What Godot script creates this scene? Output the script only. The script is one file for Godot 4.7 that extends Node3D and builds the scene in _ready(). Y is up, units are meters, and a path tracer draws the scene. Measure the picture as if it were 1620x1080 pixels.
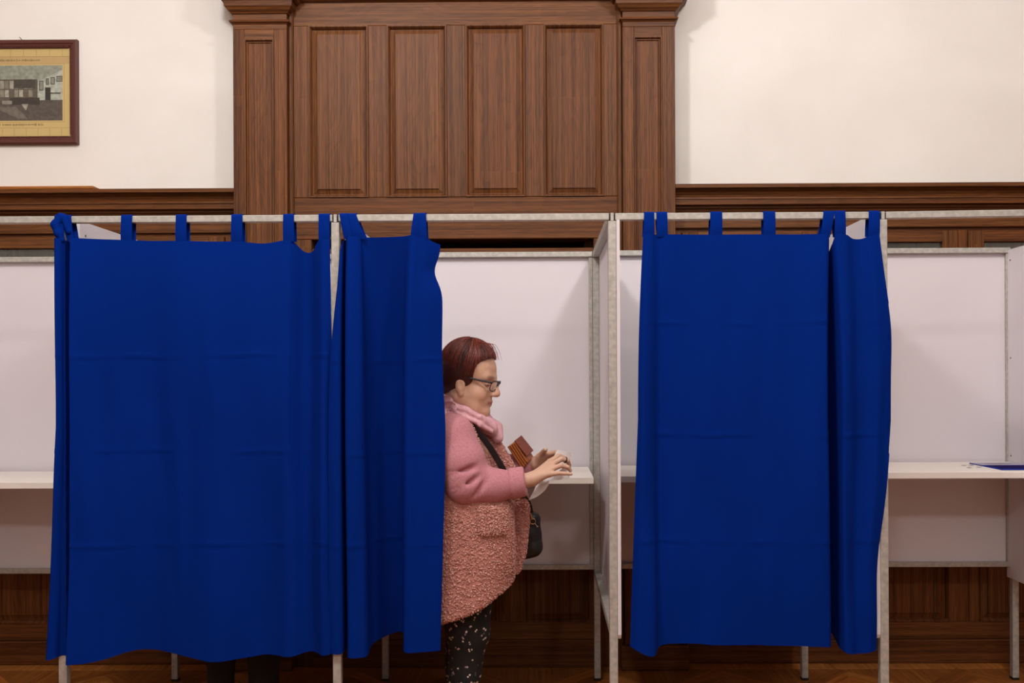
extends Node3D

# ---------------------------------------------------------------- mesh builder
class MB:
	var v := PackedVector3Array()
	var n := PackedVector3Array()
	var c := PackedColorArray()
	var t := PackedVector2Array()
	var ix := PackedInt32Array()
	var use_c := false
	var use_t := false

	func tri_raw(a: Vector3, b: Vector3, d: Vector3, nn: Vector3) -> void:
		var k := v.size()
		v.append(a); v.append(b); v.append(d)
		n.append(nn); n.append(nn); n.append(nn)
		ix.append(k); ix.append(k + 1); ix.append(k + 2)

	# four corners in order round the face; out: roughly the way it faces
	func quad(a: Vector3, b: Vector3, d: Vector3, e: Vector3, out: Vector3) -> void:
		var nn := (d - a).cross(e - b)
		if nn.length_squared() < 1e-16:
			return
		nn = nn.normalized()
		if nn.dot(out) < 0.0:
			nn = -nn
			tri_raw(a, b, d, nn); tri_raw(a, d, e, nn)
		else:
			tri_raw(a, d, b, nn); tri_raw(a, e, d, nn)

	func tri(a: Vector3, b: Vector3, d: Vector3, out: Vector3) -> void:
		var nn := (b - a).cross(d - a)
		if nn.length_squared() < 1e-18:
			return
		nn = nn.normalized()
		if nn.dot(out) < 0.0:
			tri_raw(a, b, d, -nn)
		else:
			tri_raw(a, d, b, nn)

	# chamfered box
	func box(lo: Vector3, hi: Vector3, ch := 0.0, xf := Transform3D()) -> void:
		var m := (lo + hi) * 0.5
		var h := (hi - lo) * 0.5
		ch = minf(ch, minf(h.x, minf(h.y, h.z)) * 0.49)
		var k := h - Vector3(ch, ch, ch)
		for ax in 3:
			var p := (ax + 1) % 3
			var q := (ax + 2) % 3
			for s in [-1.0, 1.0]:
				var pts := []
				for uv in [[-1, -1], [1, -1], [1, 1], [-1, 1]]:
					var w := Vector3()
					w[ax] = s * h[ax]
					w[p] = uv[0] * k[p]
					w[q] = uv[1] * k[q]
					pts.append(xf * (m + w))
				var o := Vector3()
				o[ax] = s
				quad(pts[0], pts[1], pts[2], pts[3], xf.basis * o)
			if ch > 0.0:
				for s in [-1.0, 1.0]:
					for s2 in [-1.0, 1.0]:
						# edge along ax
						var e := []
						for w2 in [[-1.0, 0], [1.0, 0], [1.0, 1], [-1.0, 1]]:
							var w := Vector3()
							w[ax] = w2[0] * k[ax]
							w[p] = s * (h[p] if w2[1] == 0 else k[p])
							w[q] = s2 * (k[q] if w2[1] == 0 else h[q])
							e.append(xf * (m + w))
						var o := Vector3()
						o[p] = s; o[q] = s2
						quad(e[0], e[1], e[2], e[3], xf.basis * o)
		if ch > 0.0:
			for sx in [-1.0, 1.0]:
				for sy in [-1.0, 1.0]:
					for sz in [-1.0, 1.0]:
						tri(xf * (m + Vector3(sx * h.x, sy * k.y, sz * k.z)), xf * (m + Vector3(sx * k.x, sy * h.y, sz * k.z)), xf * (m + Vector3(sx * k.x, sy * k.y, sz * h.z)), xf.basis * Vector3(sx, sy, sz))

	# moulding: profile points (out, y) run along x
	func run_x(prof: Array, x0: float, x1: float, zf: float) -> void:
		for i in prof.size() - 1:
			var a: Vector2 = prof[i]
			var b: Vector2 = prof[i + 1]
			var d := b - a
			quad(Vector3(x0, a.y, zf + a.x), Vector3(x1, a.y, zf + a.x), Vector3(x1, b.y, zf + b.x), Vector3(x0, b.y, zf + b.x), Vector3(0, d.x, -d.y) if true else Vector3())
		for xe in [x0, x1]:
			for i in range(1, prof.size() - 1):
				var a: Vector2 = prof[0]
				var b: Vector2 = prof[i]
				var e: Vector2 = prof[i + 1]
				tri(Vector3(xe, a.y, zf + a.x), Vector3(xe, b.y, zf + b.x), Vector3(xe, e.y, zf + e.x), Vector3(-1 if xe == x0 else 1, 0, 0))

	# moulding with returned ends round three sides of a block; profile points (out, y) from the top down
	func run_u(prof: Array, x0: float, x1: float, zb: float, zf: float) -> void:
		for i in prof.size() - 1:
			var a: Vector2 = prof[i]
			var b: Vector2 = prof[i + 1]
			var d := b - a
			var pa := [Vector3(x0 - a.x, a.y, zb), Vector3(x0 - a.x, a.y, zf + a.x), Vector3(x1 + a.x, a.y, zf + a.x), Vector3(x1 + a.x, a.y, zb)]
			var pb := [Vector3(x0 - b.x, b.y, zb), Vector3(x0 - b.x, b.y, zf + b.x), Vector3(x1 + b.x, b.y, zf + b.x), Vector3(x1 + b.x, b.y, zb)]
			var outs := [Vector3(-1, 0, 0), Vector3(0, 0, 1), Vector3(1, 0, 0)]
			for s in 3:
				quad(pa[s], pa[s + 1], pb[s + 1], pb[s], outs[s] * -d.y + Vector3(0, d.x, 0))

	# mitred ring round a rectangle facing +z; profile points (inset, z); the last is filled
	func ring(x0: float, x1: float, y0: float, y1: float, prof: Array, fill := true) -> void:
		var last := []
		for i in prof.size():
			var p: Vector2 = prof[i]
			var cur := [Vector3(x0 + p.x, y0 + p.x, p.y), Vector3(x1 - p.x, y0 + p.x, p.y), Vector3(x1 - p.x, y1 - p.x, p.y), Vector3(x0 + p.x, y1 - p.x, p.y)]
			if i > 0:
				var q: Vector2 = prof[i - 1]
				var d := p - q
				var ins := [Vector3(0, 1, 0), Vector3(-1, 0, 0), Vector3(0, -1, 0), Vector3(1, 0, 0)]
				for s in 4:
					var o: Vector3 = ins[s] * -d.y + Vector3(0, 0, d.x)
					if absf(d.x) < 1e-6:
						o = ins[s] * -signf(d.y)
					quad(last[s], last[(s + 1) % 4], cur[(s + 1) % 4], cur[s], o)
			last = cur
		if fill:
			quad(last[0], last[1], last[2], last[3], Vector3(0, 0, 1))

	# smooth grid of points, rows x cols
	func grid(pts: Array, rows: int, cols: int, out: Vector3, uvs := PackedVector2Array(), flip := false) -> void:
		var k := v.size()
		var nn := []
		nn.resize(rows * cols)
		for i in rows:
			for j in cols:
				var a: Vector3 = pts[mini(i + 1, rows - 1) * cols + j] - pts[maxi(i - 1, 0) * cols + j]
				var b: Vector3 = pts[i * cols + mini(j + 1, cols - 1)] - pts[i * cols + maxi(j - 1, 0)]
				nn[i * cols + j] = a.cross(b).normalized()
		var total := 0.0
		for w in nn:
			total += (w as Vector3).dot(out)
		var sgn := 1.0 if total >= 0.0 else -1.0
		if flip:
			sgn = -sgn
		for i in rows * cols:
			v.append(pts[i])
			n.append((nn[i] as Vector3) * sgn)
			if use_t:
				t.append(uvs[i] if uvs.size() else Vector2())
		for i in rows - 1:
			for j in cols - 1:
				var a := k + i * cols + j
				var b := a + 1
				var d := a + cols + 1
				var e := a + cols
				# (row dir) x (col dir) = nn*; clockwise seen from sgn side
				if sgn > 0:
					ix.append_array([a, b, d, a, d, e])
				else:
					ix.append_array([a, d, b, a, e, d])

	# tube through points with a radius each
	func tube(path: Array, rad: Array, sides := 8, caps := true) -> void:
		var k := v.size()
		var m := path.size()
		var up := Vector3(0.13, 0.9, 0.31).normalized()
		var prev := Vector3()
		for i in m:
			var d: Vector3 = (path[mini(i + 1, m - 1)] - path[maxi(i - 1, 0)]).normalized()
			var s := d.cross(up)
			if i > 0:
				s = (prev - d * prev.dot(d))
			if s.length() < 1e-5:
				s = d.cross(Vector3(1, 0, 0))
			s = s.normalized()
			prev = s
			var w := d.cross(s)
			for j in sides:
				var a := TAU * j / sides
				var o := s * cos(a) + w * sin(a)
				v.append(path[i] + o * rad[mini(i, rad.size() - 1)])
				n.append(o)
				if use_t:
					t.append(Vector2(float(j) / sides, float(i) / (m - 1)))
		for i in m - 1:
			for j in sides:
				var a := k + i * sides + j
				var b := k + i * sides + (j + 1) % sides
				ix.append_array([a, b + sides, b, a, a + sides, b + sides])
		if caps:
			for e in [0, m - 1]:
				var d: Vector3 = (path[1] - path[0]).normalized() if e == 0 else (path[m - 1] - path[m - 2]).normalized()
				var o := -d if e == 0 else d
				for j in sides:
					tri(path[e], v[k + e * sides + j], v[k + e * sides + (j + 1) % sides], o)
				if use_t:
					while t.size() < v.size():
						t.append(Vector2())

	# lathe: profile (radius, y) round the y axis through p
	func lathe(prof: Array, p: Vector3, sides := 20) -> void:
		var rows := prof.size()
		var pts := []
		for i in rows:
			for j in sides + 1:
				var a := TAU * j / sides
				pts.append(p + Vector3(cos(a) * prof[i].x, prof[i].y, sin(a) * prof[i].x))
		var k := v.size()
		var i0 := ix.size()
		grid(pts, rows, sides + 1, Vector3(0, 0, 1))
		# face outwards as a whole
		var total := 0.0
		for i in range(k, v.size()):
			var r := v[i] - p
			total += n[i].dot(Vector3(r.x, 0, r.z))
		if total < 0.0:
			flip_from(k, i0)

	func flip_from(k: int, i0: int) -> void:
		for i in range(k, v.size()):
			n[i] = -n[i]
		for i in range(i0, ix.size(), 3):
			var w := ix[i + 1]
			ix[i + 1] = ix[i + 2]
			ix[i + 2] = w

	func mesh() -> ArrayMesh:
		var a := []
		a.resize(Mesh.ARRAY_MAX)
		a[Mesh.ARRAY_VERTEX] = v
		a[Mesh.ARRAY_NORMAL] = n
		if use_c:
			a[Mesh.ARRAY_COLOR] = c
		if use_t:
			a[Mesh.ARRAY_TEX_UV] = t
		a[Mesh.ARRAY_INDEX] = ix
		var am := ArrayMesh.new()
		am.add_surface_from_arrays(Mesh.PRIMITIVE_TRIANGLES, a)
		return am

# ---------------------------------------------------------------- distance field, meshed as surface nets
class Field:
	var o: Vector3
	var h: float
	var nx: int
	var ny: int
	var nz: int
	var d := PackedFloat32Array()

	func _init(lo: Vector3, hi: Vector3, cell: float) -> void:
		o = lo; h = cell
		nx = int(ceil((hi.x - lo.x) / cell)) + 1
		ny = int(ceil((hi.y - lo.y) / cell)) + 1
		nz = int(ceil((hi.z - lo.z) / cell)) + 1
		d.resize(nx * ny * nz)
		d.fill(0.08)

	func span(lo: Vector3, hi: Vector3) -> PackedInt32Array:
		var a := (lo - o) / h
		var b := (hi - o) / h
		return PackedInt32Array([clampi(int(floor(a.x)), 0, nx - 1), clampi(int(ceil(b.x)), 0, nx - 1), clampi(int(floor(a.y)), 0, ny - 1), clampi(int(ceil(b.y)), 0, ny - 1), clampi(int(floor(a.z)), 0, nz - 1), clampi(int(ceil(b.z)), 0, nz - 1)])

	func blend(at: int, x: float, k: float) -> void:
		var y := d[at]
		var e := k - absf(x - y)
		if e > 0.0:
			d[at] = minf(x, y) - e * e / (4.0 * k)
		elif x < y:
			d[at] = x

	func cone(a: Vector3, b: Vector3, ra: float, rb: float, k := 0.01) -> Field:
		var g := maxf(ra, rb) + k + 2.0 * h
		var w := Vector3(g, g, g)
		var s := span(a.min(b) - w, a.max(b) + w)
		var ba := b - a
		var l := maxf(ba.length_squared(), 1e-9)
		for i in range(s[4], s[5] + 1):
			for j in range(s[2], s[3] + 1):
				var at := (i * ny + j) * nx + s[0]
				for q in range(s[0], s[1] + 1):
					var p := Vector3(o.x + q * h, o.y + j * h, o.z + i * h) - a
					var tt := clampf(p.dot(ba) / l, 0.0, 1.0)
					blend(at, (p - ba * tt).length() - lerpf(ra, rb, tt), k)
					at += 1
		return self

	func ell(c: Vector3, r: Vector3, k := 0.01, rot := Basis(), cut := false) -> Field:
		var g := maxf(r.x, maxf(r.y, r.z)) + k + 2.0 * h
		var w := Vector3(g, g, g)
		var s := span(c - w, c + w)
		var inv := rot.transposed()
		for i in range(s[4], s[5] + 1):
			for j in range(s[2], s[3] + 1):
				var at := (i * ny + j) * nx + s[0]
				for q in range(s[0], s[1] + 1):
					var p := inv * (Vector3(o.x + q * h, o.y + j * h, o.z + i * h) - c)
					var u := p / r
					var k0 := u.length()
					var k1 := (u / r).length()
					var x := k0 * (k0 - 1.0) / maxf(k1, 1e-6) if k0 > 1e-5 else -minf(r.x, minf(r.y, r.z))
					if cut:
						var y := d[at]
						var e := k - absf(-x - y)
						d[at] = maxf(-x, y) + (e * e / (4.0 * k) if e > 0.0 else 0.0)
					else:
						blend(at, x, k)
					at += 1
		return self

	# overridden where a field needs cutting or colouring
	func adjust(_p: Vector3, x: float) -> float:
		return x

	func paint(_p: Vector3) -> Color:
		return Color.WHITE

	func each() -> Field:
		var at := 0
		for i in nz:
			for j in ny:
				for q in nx:
					d[at] = adjust(Vector3(o.x + q * h, o.y + j * h, o.z + i * h), d[at])
					at += 1
		return self

	func into(m: MB, xf := Transform3D()) -> void:
		var base := m.v.size()
		var id := PackedInt32Array()
		id.resize(nx * ny * nz)
		id.fill(-1)
		var sy := nx
		var sz := nx * ny
		var count := 0
		for i in nz - 1:
			for j in ny - 1:
				var at := i * sz + j * sy
				for q in nx - 1:
					var d0 := d[at]; var d1 := d[at + 1]; var d2 := d[at + sy]; var d3 := d[at + sy + 1]
					var d4 := d[at + sz]; var d5 := d[at + sz + 1]; var d6 := d[at + sz + sy]; var d7 := d[at + sz + sy + 1]
					var neg := int(d0 < 0) + int(d1 < 0) + int(d2 < 0) + int(d3 < 0) + int(d4 < 0) + int(d5 < 0) + int(d6 < 0) + int(d7 < 0)
					if neg > 0 and neg < 8:
						var p := Vector3()
						var k := 0
						if (d0 < 0) != (d1 < 0): p += Vector3(d0 / (d0 - d1), 0, 0); k += 1
						if (d2 < 0) != (d3 < 0): p += Vector3(d2 / (d2 - d3), 1, 0); k += 1
						if (d4 < 0) != (d5 < 0): p += Vector3(d4 / (d4 - d5), 0, 1); k += 1
						if (d6 < 0) != (d7 < 0): p += Vector3(d6 / (d6 - d7), 1, 1); k += 1
						if (d0 < 0) != (d2 < 0): p += Vector3(0, d0 / (d0 - d2), 0); k += 1
						if (d1 < 0) != (d3 < 0): p += Vector3(1, d1 / (d1 - d3), 0); k += 1
						if (d4 < 0) != (d6 < 0): p += Vector3(0, d4 / (d4 - d6), 1); k += 1
						if (d5 < 0) != (d7 < 0): p += Vector3(1, d5 / (d5 - d7), 1); k += 1
						if (d0 < 0) != (d4 < 0): p += Vector3(0, 0, d0 / (d0 - d4)); k += 1
						if (d1 < 0) != (d5 < 0): p += Vector3(1, 0, d1 / (d1 - d5)); k += 1
						if (d2 < 0) != (d6 < 0): p += Vector3(0, 1, d2 / (d2 - d6)); k += 1
						if (d3 < 0) != (d7 < 0): p += Vector3(1, 1, d3 / (d3 - d7)); k += 1
						p /= k
						var fx := p.x; var fy := p.y; var fz := p.z
						var g := Vector3(
							lerpf(lerpf(d1 - d0, d3 - d2, fy), lerpf(d5 - d4, d7 - d6, fy), fz),
							lerpf(lerpf(d2 - d0, d3 - d1, fx), lerpf(d6 - d4, d7 - d5, fx), fz),
							lerpf(lerpf(d4 - d0, d5 - d1, fx), lerpf(d6 - d2, d7 - d3, fx), fy))
						var w := o + (Vector3(q, j, i) + p) * h
						m.v.append(xf * w)
						m.n.append((xf.basis * g).normalized())
						if m.use_c:
							m.c.append(paint(w))
						id[at] = base + count
						count += 1
					at += 1
		for i in range(1, nz - 1):
			for j in range(1, ny - 1):
				var at := i * sz + j * sy
				for q in range(1, nx - 1):
					at = i * sz + j * sy + q
					var a := d[at] < 0
					if a != (d[at + 1] < 0):
						face(m, id[at], id[at - sy], id[at - sy - sz], id[at - sz], a)
					if a != (d[at + sy] < 0):
						face(m, id[at], id[at - sz], id[at - sz - 1], id[at - 1], a)
					if a != (d[at + sz] < 0):
						face(m, id[at], id[at - 1], id[at - 1 - sy], id[at - sy], a)

	func face(m: MB, a: int, b: int, c: int, e: int, inside: bool) -> void:
		if a < 0 or b < 0 or c < 0 or e < 0:
			return
		if inside:
			m.ix.append_array([a, c, b, a, e, c])
		else:
			m.ix.append_array([a, b, c, a, c, e])

# ---------------------------------------------------------------- helpers
var M := {}
var taken := {}

func numbered(called: String) -> String:
	if not taken.has(called):
		taken[called] = 0
		return called
	taken[called] += 1
	return "%s_%03d" % [called, taken[called]]

func tag(o: Node3D, label: String, category: String, group := "") -> void:
	o.set_meta("label", label)
	o.set_meta("category", category)
	if group:
		o.set_meta("group", group)

func thing(called: String, at: Vector3, label: String, category: String, group := "") -> Node3D:
	var o := Node3D.new()
	o.name = numbered(called)
	add_child(o)
	o.position = at
	tag(o, label, category, group)
	return o

func origin_of(p: Node) -> Vector3:
	var w := Vector3()
	while p is Node3D and p != self:
		w += (p as Node3D).position
		p = p.get_parent()
	return w

# world-coordinate builder committed as one named mesh under parent
func part(m: MB, called: String, mat: Material, parent: Node3D) -> MeshInstance3D:
	var w := origin_of(parent)
	if w != Vector3.ZERO:
		for i in m.v.size():
			m.v[i] -= w
	var o := MeshInstance3D.new()
	o.name = called
	o.mesh = m.mesh()
	o.material_override = mat
	o.mesh.surface_set_material(0, mat)
	o.cast_shadow = GeometryInstance3D.SHADOW_CASTING_SETTING_ON
	parent.add_child(o, true)
	return o

func solid(m: MB, called: String, mat: Material, label: String, category: String, group := "") -> MeshInstance3D:
	var lo := Vector3(1e9, 1e9, 1e9)
	var hi := -lo
	for p in m.v:
		lo = lo.min(p); hi = hi.max(p)
	var at := Vector3((lo.x + hi.x) / 2, lo.y, (lo.z + hi.z) / 2)
	for i in m.v.size():
		m.v[i] -= at
	var o := part(m, numbered(called), mat, self)
	o.position = at
	tag(o, label, category, group)
	return o

func structure(called: String, label := "") -> Node3D:
	var o := Node3D.new()
	o.name = called
	add_child(o)
	o.set_meta("kind", "structure")
	if label:
		o.set_meta("label", label)
	return o

func bx(lo: Vector3, hi: Vector3, ch := 0.0) -> MB:
	var m := MB.new()
	m.box(lo, hi, ch)
	return m

func mat(col: Color, rough := 0.7, metal := 0.0) -> StandardMaterial3D:
	var m := StandardMaterial3D.new()
	m.albedo_color = col
	m.roughness = rough
	m.metallic = metal
	return m

func noise(freq: float, seed_: int, oct := 3, type := FastNoiseLite.TYPE_SIMPLEX_SMOOTH) -> FastNoiseLite:
	var f := FastNoiseLite.new()
	f.noise_type = type
	f.frequency = freq
	f.seed = seed_
	f.fractal_octaves = oct
	return f

func noise_tex(freq: float, seed_: int, size := 256, oct := 3, lo := Color.BLACK, hi := Color.WHITE, type := FastNoiseLite.TYPE_SIMPLEX_SMOOTH) -> ImageTexture:
	var im := noise(freq, seed_, oct, type).get_seamless_image(size, size)
	var src := im.get_data()
	var out := PackedByteArray()
	out.resize(size * size * 3)
	for i in size * size:
		var c := lo.lerp(hi, src[i] / 255.0)
		out[i * 3] = int(c.r * 255.0); out[i * 3 + 1] = int(c.g * 255.0); out[i * 3 + 2] = int(c.b * 255.0)
	return ImageTexture.create_from_image(Image.create_from_data(size, size, false, Image.FORMAT_RGB8, out))

func stretched(freq: float, seed_: int, w: int, thin: int, h: int) -> PackedByteArray:
	var im := noise(freq, seed_, 4).get_seamless_image(w, thin)
	im.resize(w, h, Image.INTERPOLATE_CUBIC)
	return im.get_data()

# wood: growth rings bent by a slow warp, plus fibres along v
func wood_image(seed_: int, dark: Color, mid: Color, light: Color, rings: float, warp: float, depth: float) -> Image:
	var W := 768
	var H := 1024
	var fib := stretched(0.12, seed_, W, 14, H)
	var fib2 := stretched(0.35, seed_ + 5, W, 40, H)
	var wp := noise(0.045, seed_ + 9, 2).get_seamless_image(96, 40)
	wp.resize(W, H, Image.INTERPOLATE_CUBIC)
	var wd := wp.get_data()
	var tone := stretched(0.03, seed_ + 3, W, 6, H)
	var out := PackedByteArray()
	out.resize(W * H * 3)
	var at := 0
	for y in H:
		for x in W:
			var r := fposmod(float(x) / W * rings + wd[at] / 255.0 * warp, 1.0)
			var g := r * r * r
			var f := fib[at] / 255.0
			var f2 := fib2[at] / 255.0
			var s := 0.53 + (tone[at] / 255.0 - 0.5) * 0.5 + (f - 0.5) * 0.7 + (f2 - 0.5) * 0.65 - g * depth
			var c := dark.lerp(mid, clampf(s * 2.0, 0.0, 1.0)) if s < 0.5 else mid.lerp(light, clampf(s * 2.0 - 1.0, 0.0, 1.0))
			out[at * 3] = int(c.r * 255.0); out[at * 3 + 1] = int(c.g * 255.0); out[at * 3 + 2] = int(c.b * 255.0)
			at += 1
	return Image.create_from_data(W, H, false, Image.FORMAT_RGB8, out)

func wood_mat(tex: Texture2D, scale: Vector3, off: Vector3, tint: Color, rough: float) -> StandardMaterial3D:
	var m := mat(tint, rough)
	m.albedo_texture = tex
	m.uv1_triplanar = true
	m.metallic_specular = 0.35
	m.uv1_world_triplanar = true
	m.uv1_triplanar_sharpness = 8.0
	m.uv1_scale = scale
	m.uv1_offset = off
	return m

func make_materials() -> void:
	var im := wood_image(11, Color8(66, 36, 15), Color8(104, 63, 31), Color8(136, 86, 44), 26.0, 5.0, 0.13)
	var tv := ImageTexture.create_from_image(im)
	var imh := im.duplicate()
	imh.rotate_90(CLOCKWISE)
	var th := ImageTexture.create_from_image(imh)
	M.wv = []
	for i in 5:
		M.wv.append(wood_mat(tv, Vector3(1.0 / 0.75, 1.0 / 1.6, 1.0 / 0.75), Vector3(0.37 * i, 0.23 * i, 0.11), [Color(1, 1, 1), Color(0.95, 0.93, 0.93), Color(1.0, 0.97, 0.92), Color(0.93, 0.92, 0.9), Color(1, 0.99, 1)][i], 0.5))
	M.wh = []
	for i in 3:
		M.wh.append(wood_mat(th, Vector3(1.0 / 1.6, 1.0 / 0.75, 1.0 / 0.75), Vector3(0.21 * i, 0.41 * i, 0.3), [Color(1, 1, 1), Color(0.96, 0.93, 0.88), Color(1.0, 0.96, 0.94)][i], 0.5))
	# parquet
	var pim := wood_image(37, Color8(112, 64, 24), Color8(164, 102, 44), Color8(196, 130, 62), 14.0, 4.0, 0.12)
	var pt := ImageTexture.create_from_image(pim)
	var plank := pim.duplicate()
	plank.rotate_90(CLOCKWISE)
	M.ledge = wood_mat(ImageTexture.create_from_image(plank), Vector3(1.0 / 1.2, 1.0 / 0.6, 1.0 / 0.6), Vector3(0.6, 0.1, 0.3), Color.WHITE, 0.5)
	M.parquet = []
	for i in 5:
		var m := mat([Color(1, 1, 1), Color(0.86, 0.82, 0.78), Color(1.0, 0.93, 0.85), Color(0.78, 0.72, 0.68), Color(0.95, 0.95, 0.9)][i], 0.42)
		m.albedo_texture = pt
		m.uv1_triplanar = true
		m.uv1_scale = Vector3(1.0 / 0.6, 1.0 / 0.6, 1.0 / 1.2)
		m.uv1_offset = Vector3(0.31 * i, 0, 0.17 * i)
		M.parquet.append(m)
	# plaster
	M.plaster = mat(Color8(236, 233, 228), 0.9)
	M.plaster.albedo_texture = noise_tex(0.01, 5, 256, 4, Color(0.965, 0.96, 0.955), Color(1, 1, 1))
	M.plaster.uv1_triplanar = true
	M.plaster.uv1_world_triplanar = true
	M.plaster.uv1_scale = Vector3(0.5, 0.5, 0.5)
	M.ceiling = mat(Color8(238, 234, 228), 0.9)
	# galvanised steel
	M.steel = mat(Color(1, 1, 1), 0.5, 0.25)
	M.steel.albedo_texture = noise_tex(0.05, 8, 256, 4, Color8(160, 157, 150), Color8(196, 193, 186))
	M.steel.uv1_triplanar = true
	M.steel.uv1_world_triplanar = true
	M.steel.uv1_scale = Vector3(2.6, 2.6, 2.6)
	# laminate panels
	M.panel = mat(Color8(217, 211, 216), 0.6)
	M.panel_edge = mat(Color8(196, 180, 168), 0.8)
	M.shelf = mat(Color8(240, 234, 226), 0.45)
	M.screw = mat(Color8(120, 116, 112), 0.4, 0.7)
	# curtain cloth
	M.cloth = mat(Color8(4, 41, 130), 0.95)
	M.cloth.metallic_specular = 0.12
	M.cloth.albedo_texture = noise_tex(0.22, 21, 256, 2, Color(0.86, 0.86, 0.88), Color(1, 1, 1))
	M.cloth.uv1_triplanar = true
	M.cloth.uv1_scale = Vector3(3.0, 3.0, 3.0)
		# glass and darkness
	M.glass = mat(Color(0.72, 0.74, 0.66, 0.05), 0.03)
	M.glass.transparency = BaseMaterial3D.TRANSPARENCY_ALPHA
	M.black = mat(Color8(22, 20, 19), 0.75)

# ---------------------------------------------------------------- room shell
func room() -> void:
	var fl := structure("floor", "herringbone oak parquet floor")
	part(bx(Vector3(-5.2, -0.2, -5.1), Vector3(5.7, -0.0125, 6.6)), "subfloor", M.ceiling, fl)
	var rng := RandomNumberGenerator.new()
	rng.seed = 4
	# straight border boards along the wall
	var x := -5.0
	while x < 5.5:
		var l := 0.85 + rng.randf() * 0.3
		var x1 := minf(x + l, 5.5)
		var near := x1 > -3.2 and x < 3.2
		var m := bx(Vector3(x + 0.0008, -0.0125, -4.56), Vector3(x1 - 0.0008, 0, -4.455), 0.0012)
		if near:
			part(m, "border_board", M.parquet[rng.randi() % 3], fl)
		else:
			part(m, "border_board", M.parquet[0], fl)
		x = x1
	# herringbone blocks at 45 degrees
	var L := 0.42
	var W := 0.07
	var rest := [MB.new(), MB.new(), MB.new()]
	var meshes := {}
	for dirn in 2:
		var b := MB.new()
		b.box(Vector3(-W / 2 + 0.0006, -0.0125, -L / 2 + 0.0006), Vector3(W / 2 - 0.0006, 0, L / 2 - 0.0006), 0.0012)
		meshes[dirn] = b
	var shared: ArrayMesh = meshes[0].mesh()
	var made := 0
	var cand := []
	for k in range(-150, 151):
		for j in range(-30, 31):
			for kind in 2:
				var c2: Vector2
				if kind == 0:
					c2 = Vector2(k * W + j * L + L / 2, k * W - j * L + W / 2)
				else:
					c2 = Vector2(k * W + j * L + L + W / 2, (k + 1) * W - j * L - L / 2)
				var wx := (c2.x - c2.y) * 0.70710678
				var wz := (c2.x + c2.y) * 0.70710678 - 1.0
				if wx < -4.8 or wx > 5.3 or wz < -4.31 or wz > 6.2:
					continue
				cand.append([wx, wz, kind])
	cand.sort_custom(func(a, b): return a[1] - absf(a[0]) * 0.001 < b[1] - absf(b[0]) * 0.001)
	for e in cand:
		# the long side runs at 45 degrees
		var turn := PI / 4 if e[2] == 0 else -PI / 4
		turn += PI / 2 if e[2] == 0 else PI / 2
		var tf := Transform3D(Basis(Vector3.UP, turn), Vector3(e[0], 0, e[1]))
		if made < 280 and absf(e[0]) < 3.0:
			var o := MeshInstance3D.new()
			o.name = "parquet_block"
			o.mesh = shared
			o.material_override = M.parquet[(rng.randi() % 3) + (2 if e[2] == 0 else 0)]
			fl.add_child(o, true)
			o.transform = tf
			made += 1
		else:
			var rm: MB = rest[rng.randi() % 3]
			rm.box(Vector3(-W / 2 + 0.0006, -0.0125, -L / 2 + 0.0006), Vector3(W / 2 - 0.0006, 0, L / 2 - 0.0006), 0.0, tf)
	for i in 3:
		var r := part(rest[i], "parquet_field", M.parquet[i], fl)
		r.set_meta("kind", "stuff")
	# dark gap filler under the first row by the border
	part(bx(Vector3(-5.0, -0.0125, -4.455), Vector3(5.5, -0.0008, -4.0)), "parquet_backing", M.parquet[1], fl)

	var ce := structure("ceiling")
	part(bx(Vector3(-5.2, 4.9, -5.1), Vector3(5.7, 5.1, 6.6)), "ceiling_slab", M.ceiling, ce)
	var wb := structure("wall_back", "cream plaster wall above the wood panelling")
	part(bx(Vector3(-5.2, 2.372, -4.95), Vector3(5.7, 4.9, -4.6)), "plaster", M.plaster, wb)
	part(bx(Vector3(-5.2, -0.0125, -5.1), Vector3(5.7, 4.9, -4.95)), "masonry", M.plaster, wb)
	for s in [["wall_left", -5.2, -5.0, -4.95, 6.4], ["wall_right", 5.5, 5.7, -4.95, 6.4], ["wall_front", -5.2, 5.7, 6.4, 6.6]]:
		var w := structure(s[0])
		part(bx(Vector3(s[1], 2.37, s[3]), Vector3(s[2], 4.9, s[4])), "plaster", M.plaster, w)
		part(bx(Vector3(s[1], -0.0125, s[3]), Vector3(s[2], 2.37, s[4])), "oak_dado", M.wv[0], w)

func pendant(at: Vector3, energy: float, label: String) -> void:
	var t := thing("pendant_lamp", at, label, "lamp", "opal globe pendant lamps")
	var g := MB.new()
	var prof := []
	for i in 17:
		var a := PI * i / 16.0
		prof.append(Vector2(maxf(sin(a), 0.02) * 0.2, cos(a) * 0.2))
	g.lathe(prof, at, 28)
	part(g, "globe", M.opal, t)
	var r := MB.new()
	r.tube([at + Vector3(0, 0.19, 0), Vector3(at.x, 4.9, at.z)], [0.012], 10)
	part(r, "rod", M.brass, t)
	var c := MB.new()
	c.lathe([Vector2(0.012, -0.06), Vector2(0.05, -0.045), Vector2(0.07, 0.0)], Vector3(at.x, 4.9, at.z), 20)
	part(c, "ceiling_rose", M.brass, t)
	var n := MB.new()
	n.lathe([Vector2(0.02, 0.26), Vector2(0.075, 0.22), Vector2(0.085, 0.18)], at, 20)
	part(n, "collar", M.brass, t)
	var l := OmniLight3D.new()
	l.name = "light"
	l.light_energy = energy
	l.light_color = Color(1.0, 0.985, 0.975)
	l.light_size = 0.19
	l.omni_range = 20.0
	l.omni_attenuation = 2.0
	l.shadow_enabled = true
	t.add_child(l)

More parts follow.
